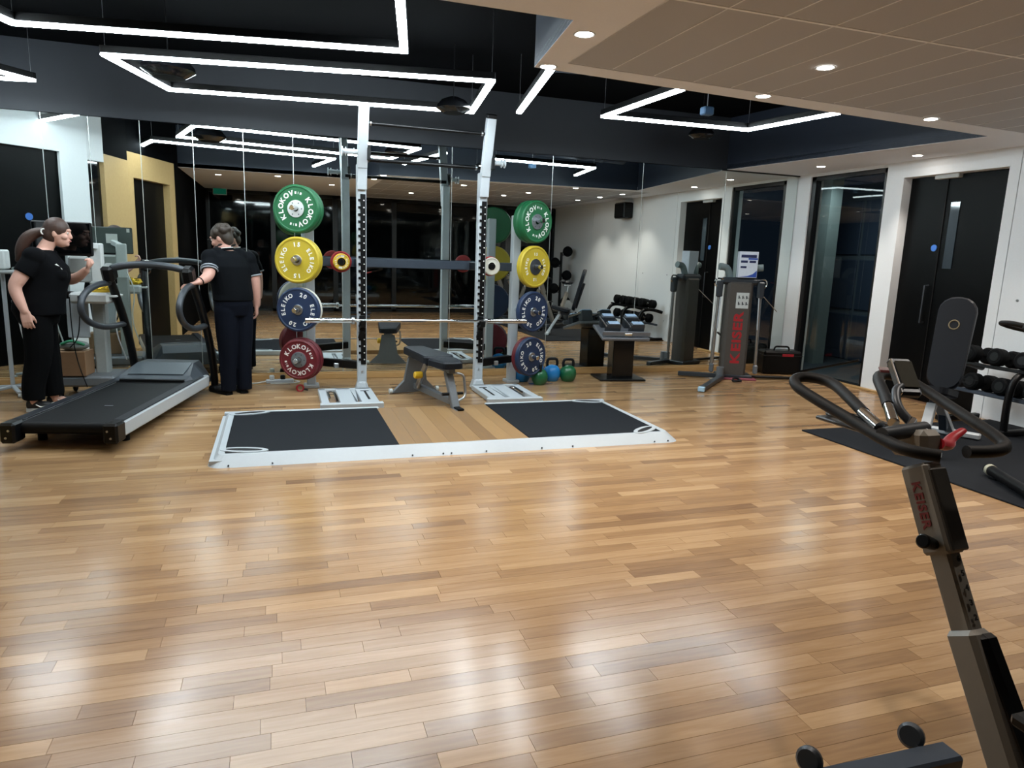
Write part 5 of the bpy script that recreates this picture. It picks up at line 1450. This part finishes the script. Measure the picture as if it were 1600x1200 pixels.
mb = MB(); mb.prism([(-0.028, 0.02), (-0.012, 0.028), (0.022, -0.012), (0.030, -0.03), (0.012, -0.026)], 0, 0.004, Matrix.Translation((0.178, -0.118, 1.19)) @ frame((0.62, -0.75, 0.2), (0, 0, 1)).to_4x4()); part('white_print', mb, M_TEXTW, ts)
# trousers
mb = MB()
mb.ring_loft([((-0.01, 0, 0.72), 0.135, 0.165, 0), ((-0.02, 0, 0.84), 0.178, 0.195, 0), ((0.0, 0, 0.97), 0.172, 0.175, 0)], 24)
for s, ax in ((-1, -0.075), (1, 0.035)):
    limb(mb, [(-0.012, s * 0.088, 0.80), (-0.008, s * 0.09, 0.60), (0.0 + ax * 0.3, s * 0.088, 0.42), (ax * 0.8 - 0.01, s * 0.09, 0.25), (ax - 0.005, s * 0.09, 0.10)], [0.112, 0.108, 0.096, 0.088, 0.082], end=False)
remesh('trousers', mb, M_TROUS, 0.008, 4, wo)
shoe(wo, (-0.095, -0.09, 0), (1, -0.10), tick=True)
shoe(wo, (0.015, 0.09, 0), (1, 0.12), tick=True)
# hair
f_, l_, u_, Mh_ = head_frame(HF, HU)
mb = MB()
mb.ball(HC - f_ * 0.010 + u_ * 0.030, 0.098, 0.081, 0.099, M=Mh_)
mb.ball(HC - f_ * 0.042 - u_ * 0.015, 0.066, 0.079, 0.088, M=Mh_)
limb(mb, [HC - f_ * 0.09 + u_ * 0.0, HC - f_ * 0.15 - u_ * 0.015, HC - f_ * 0.215 - u_ * 0.07 - l_ * 0.01, HC - f_ * 0.25 - u_ * 0.17 - l_ * 0.02, HC - f_ * 0.265 - u_ * 0.25 - l_ * 0.02], [0.040, 0.052, 0.060, 0.052, 0.022], (1.0, 0.8))
remesh('hair', mb, mat('brown_hair', '3b261d', 0.5, var=0.35, scale=60, bump=0.5), 0.007, 3, wo)
mb = MB(); mb.tube([HC - f_ * 0.085 - l_ * 0.052 + (u_ * math.sin(2 * math.pi * k / 12) * 0.022 + f_ * math.cos(2 * math.pi * k / 12) * 0.018) for k in range(12)], 0.006, 6, True); part('hair_clip', mb, M_TEXTW, wo, label='white hair clip')

# ---- man
ma = thing('person', 'bearded man in dark polo leaning over the right treadmill handrail, seen from behind', 'person', (-0.40, 7.16, 0), 0)
MF = V(-0.62, 0.78, 0)                    # body facing
ML = V(-0.78, -0.62, 0)                   # his left
HC2, HF2, HU2 = V(-0.085, 0.02, 1.475), V(-0.86, 0.38, -0.34), V(-0.28, 0.10, 1)
YW = math.degrees(math.atan2(MF.y, MF.x))
mb = MB()
def rl(secs, seg=24):
    mb.ring_loft([(c, a, b, YW) for c, a, b in secs], seg)
rl([((-0.0, 0, 0.78), 0.10, 0.15), ((0.0, 0, 0.88), 0.125, 0.172), ((-0.01, 0.0, 1.0), 0.125, 0.168), ((-0.02, 0.0, 1.12), 0.13, 0.18), ((-0.03, 0.0, 1.23), 0.125, 0.195), ((-0.04, 0.0, 1.31), 0.09, 0.18), ((-0.055, 0.005, 1.365), 0.06, 0.09)])
limb(mb, [(-0.05, 0.0, 1.33), (-0.065, 0.01, 1.39), (-0.078, 0.02, 1.43)], [0.07, 0.062, 0.058])
head(mb, HC2, HF2, HU2, 1.0)
LA = [(-0.185, -0.10, 1.30), (-0.185, -0.19, 1.17), (-0.195, -0.225, 1.13), (-0.225, -0.27, 1.105), (-0.262, -0.315, 1.085)]
limb(mb, LA, [0.060, 0.054, 0.049, 0.043, 0.031])
hand(mb, (-0.266, -0.32, 1.083), (-0.80, -0.42, -0.18), (0, 0.2, -1), (-0.1, 0.9, 0.1), (12, 22, 18), 1.02, 8)
RA = [(0.135, 0.11, 1.29), (0.185, 0.10, 1.12), (0.195, 0.09, 1.06), (0.20, 0.10, 0.95), (0.20, 0.115, 0.85)]
limb(mb, RA, [0.060, 0.055, 0.050, 0.044, 0.032])
hand(mb, (0.20, 0.118, 0.843), (0.02, 0.12, -1), (-1, -0.2, 0), (0.1, 1, 0), (25, 35, 25), 1.02)
for s, off in ((-1, V(0.02, -0.04, 0)), (1, V(-0.02, 0.0, 0))):
    b = ML * (-s) * 0.088
    b = ML * (0.085 if s > 0 else -0.085)
    A = lambda k, z: (b.x * k + off.x * (0.8 - z), b.y * k + off.y * (0.8 - z), z)
    limb(mb, [A(1, 0.82), A(1.0, 0.62), A(0.9, 0.45), A(0.88, 0.28), A(0.85, 0.075)], [0.098, 0.082, 0.058, 0.054, 0.037])
    p = Vector(A(0.85, 0.06)); limb(mb, [p, p + V(-0.55, 0.75, 0) * 0.08 + V(0, 0, -0.015)], [0.035, 0.03])
remesh('body', mb, M_SKINM, 0.0055, 4, ma)
face_parts(ma, HC2, HF2, HU2, 1.0)
mb = MB()
rl([((0.0, 0, 0.90), 0.150, 0.195), ((0.0, 0, 0.96), 0.150, 0.192), ((-0.02, 0.0, 1.10), 0.152, 0.198), ((-0.03, 0.0, 1.22), 0.146, 0.212), ((-0.04, 0.0, 1.31), 0.106, 0.195), ((-0.055, 0.005, 1.365), 0.068, 0.095)], 28)
limb(mb, [(-0.165, -0.08, 1.30), (-0.185, -0.14, 1.235), (-0.186, -0.185, 1.175)], [0.075, 0.073, 0.070], end=False)
limb(mb, [(0.115, 0.11, 1.29), (0.165, 0.11, 1.20), (0.185, 0.105, 1.125)], [0.075, 0.073, 0.070], end=False)
mb.ball((-0.183, -0.10, 1.295), 0.08); mb.ball((0.135, 0.11, 1.285), 0.08); mb.ball((-0.12, -0.05, 1.32), 0.075); mb.ball((0.06, 0.07, 1.315), 0.075)
remesh('polo_shirt', mb, M_POLO, 0.008, 5, ma)
po_ = ma.children[-1]
def cuff(c, d, r, m_, nm):
    d = Vector(d).normalized(); F = frame(d)
    mb = MB(); mb.tube([Vector(c) + F @ V(r * math.cos(2 * math.pi * k / 20), r * math.sin(2 * math.pi * k / 20), 0) for k in range(20)], 0.008, 6, True, (1, 1)); part(nm, mb, m_, po_)
M_STRIPE = mat('grey_stripe', '8b9299', 0.7)
cuff((-0.186, -0.180, 1.180), (0, -0.55, -0.75), 0.070, M_STRIPE, 'sleeve_stripe')
cuff((-0.186, -0.165, 1.200), (0, -0.55, -0.75), 0.071, M_STRIPE, 'sleeve_stripe')
cuff((0.184, 0.106, 1.132), (0.2, -0.05, -0.9), 0.070, M_STRIPE, 'sleeve_stripe')
mb = MB(); F_ = frame(V(-0.15, 0.05, 1)); mb.tube([V(-0.060, 0.005, 1.372) + F_ @ V(0.068 * math.cos(2 * math.pi * k / 24), 0.072 * math.sin(2 * math.pi * k / 24), 0) for k in range(24)], 0.013, 8, True, (1, 1)); cl_ = part('collar', mb, M_POLO, po_)
mb = MB(); mb.tube([V(-0.060, 0.005, 1.384) + F_ @ V(0.072 * math.cos(2 * math.pi * k / 24), 0.076 * math.sin(2 * math.pi * k / 24), 0) for k in range(24)], 0.004, 6, True); part('collar_stripe', mb, M_TEXTW, po_)
mb = MB()
rl([((0.0, 0, 0.76), 0.115, 0.165), ((0.0, 0, 0.86), 0.14, 0.185), ((0.0, 0, 0.965), 0.136, 0.178)])
for s, off in ((-1, V(0.02, -0.04, 0)), (1, V(-0.02, 0.0, 0))):
    b = ML * (0.085 if s > 0 else -0.085)
    A = lambda k, z: (b.x * k + off.x * (0.8 - z), b.y * k + off.y * (0.8 - z), z)
    limb(mb, [A(1, 0.82), A(1.0, 0.62), A(0.92, 0.45), A(0.88, 0.28), A(0.85, 0.035)], [0.108, 0.098, 0.084, 0.074, 0.070], end=False)
remesh('trousers', mb, M_TROUSM, 0.008, 4, ma)
for s, off in ((-1, V(0.02, -0.04, 0)), (1, V(-0.02, 0.0, 0))):
    b = ML * (0.085 if s > 0 else -0.085)
    shoe(ma, (b.x * 0.85 + off.x * 0.72 - 0.01, b.y * 0.85 + off.y * 0.72 - 0.01, 0), (-0.55, 0.75) if s > 0 else (-0.3, 0.9))
mb = MB(); F_ = frame(V(-0.5, -0.5, -0.3)); mb.tube([V(-0.252, -0.303, 1.09) + F_ @ V(0.034 * math.cos(2 * math.pi * k / 20), 0.034 * math.sin(2 * math.pi * k / 20), 0) for k in range(20)], 0.006, 6, True, (1, 1)); part('wristband', mb, M_BLACK, ma)
f_, l_, u_, Mh_ = head_frame(HF2, HU2)
M_HAIRM = mat('short_brown_hair', '2e251d', 0.6, var=0.45, scale=90, bump=0.8)
mb = MB()
mb.ball(HC2 - f_ * 0.012 + u_ * 0.032, 0.100, 0.083, 0.100, M=Mh_)
mb.ball(HC2 - f_ * 0.050 - u_ * 0.005, 0.058, 0.074, 0.080, M=Mh_)
rh = random.Random(5)
for k in range(26):
    a, e = rh.uniform(0, 6.28), rh.uniform(0.15, 1.4)
    d = f_ * (math.cos(a) * math.cos(e)) + l_ * (math.sin(a) * math.cos(e)) + u_ * math.sin(e)
    mb.ball(HC2 - f_ * 0.025 + u_ * 0.02 + d * 0.086, 0.032)
remesh('hair', mb, M_HAIRM, 0.006, 2, ma)
mb = MB()
mb.ball(HC2 + f_ * 0.045 - u_ * 0.072, 0.052, 0.056, 0.046, M=Mh_); mb.ball(HC2 + f_ * 0.01 - u_ * 0.06, 0.05, 0.066, 0.035, M=Mh_)
remesh('beard', mb, M_HAIRM, 0.006, 3, ma)
mb = MB()
for k in (-1, 1):
    mb.tube([HC2 + f_ * 0.108 + l_ * (0.034 * k + 0.023 * math.cos(2 * math.pi * j / 16)) + u_ * (0.010 + 0.018 * math.sin(2 * math.pi * j / 16)) for j in range(16)], 0.002, 6, True)
    mb.cyl(HC2 + f_ * 0.106 + l_ * 0.060 * k + u_ * 0.014, HC2 - f_ * 0.005 + l_ * 0.078 * k + u_ * 0.014, 0.002, seg=6)
part('glasses', mb, M_BLACK, ma)
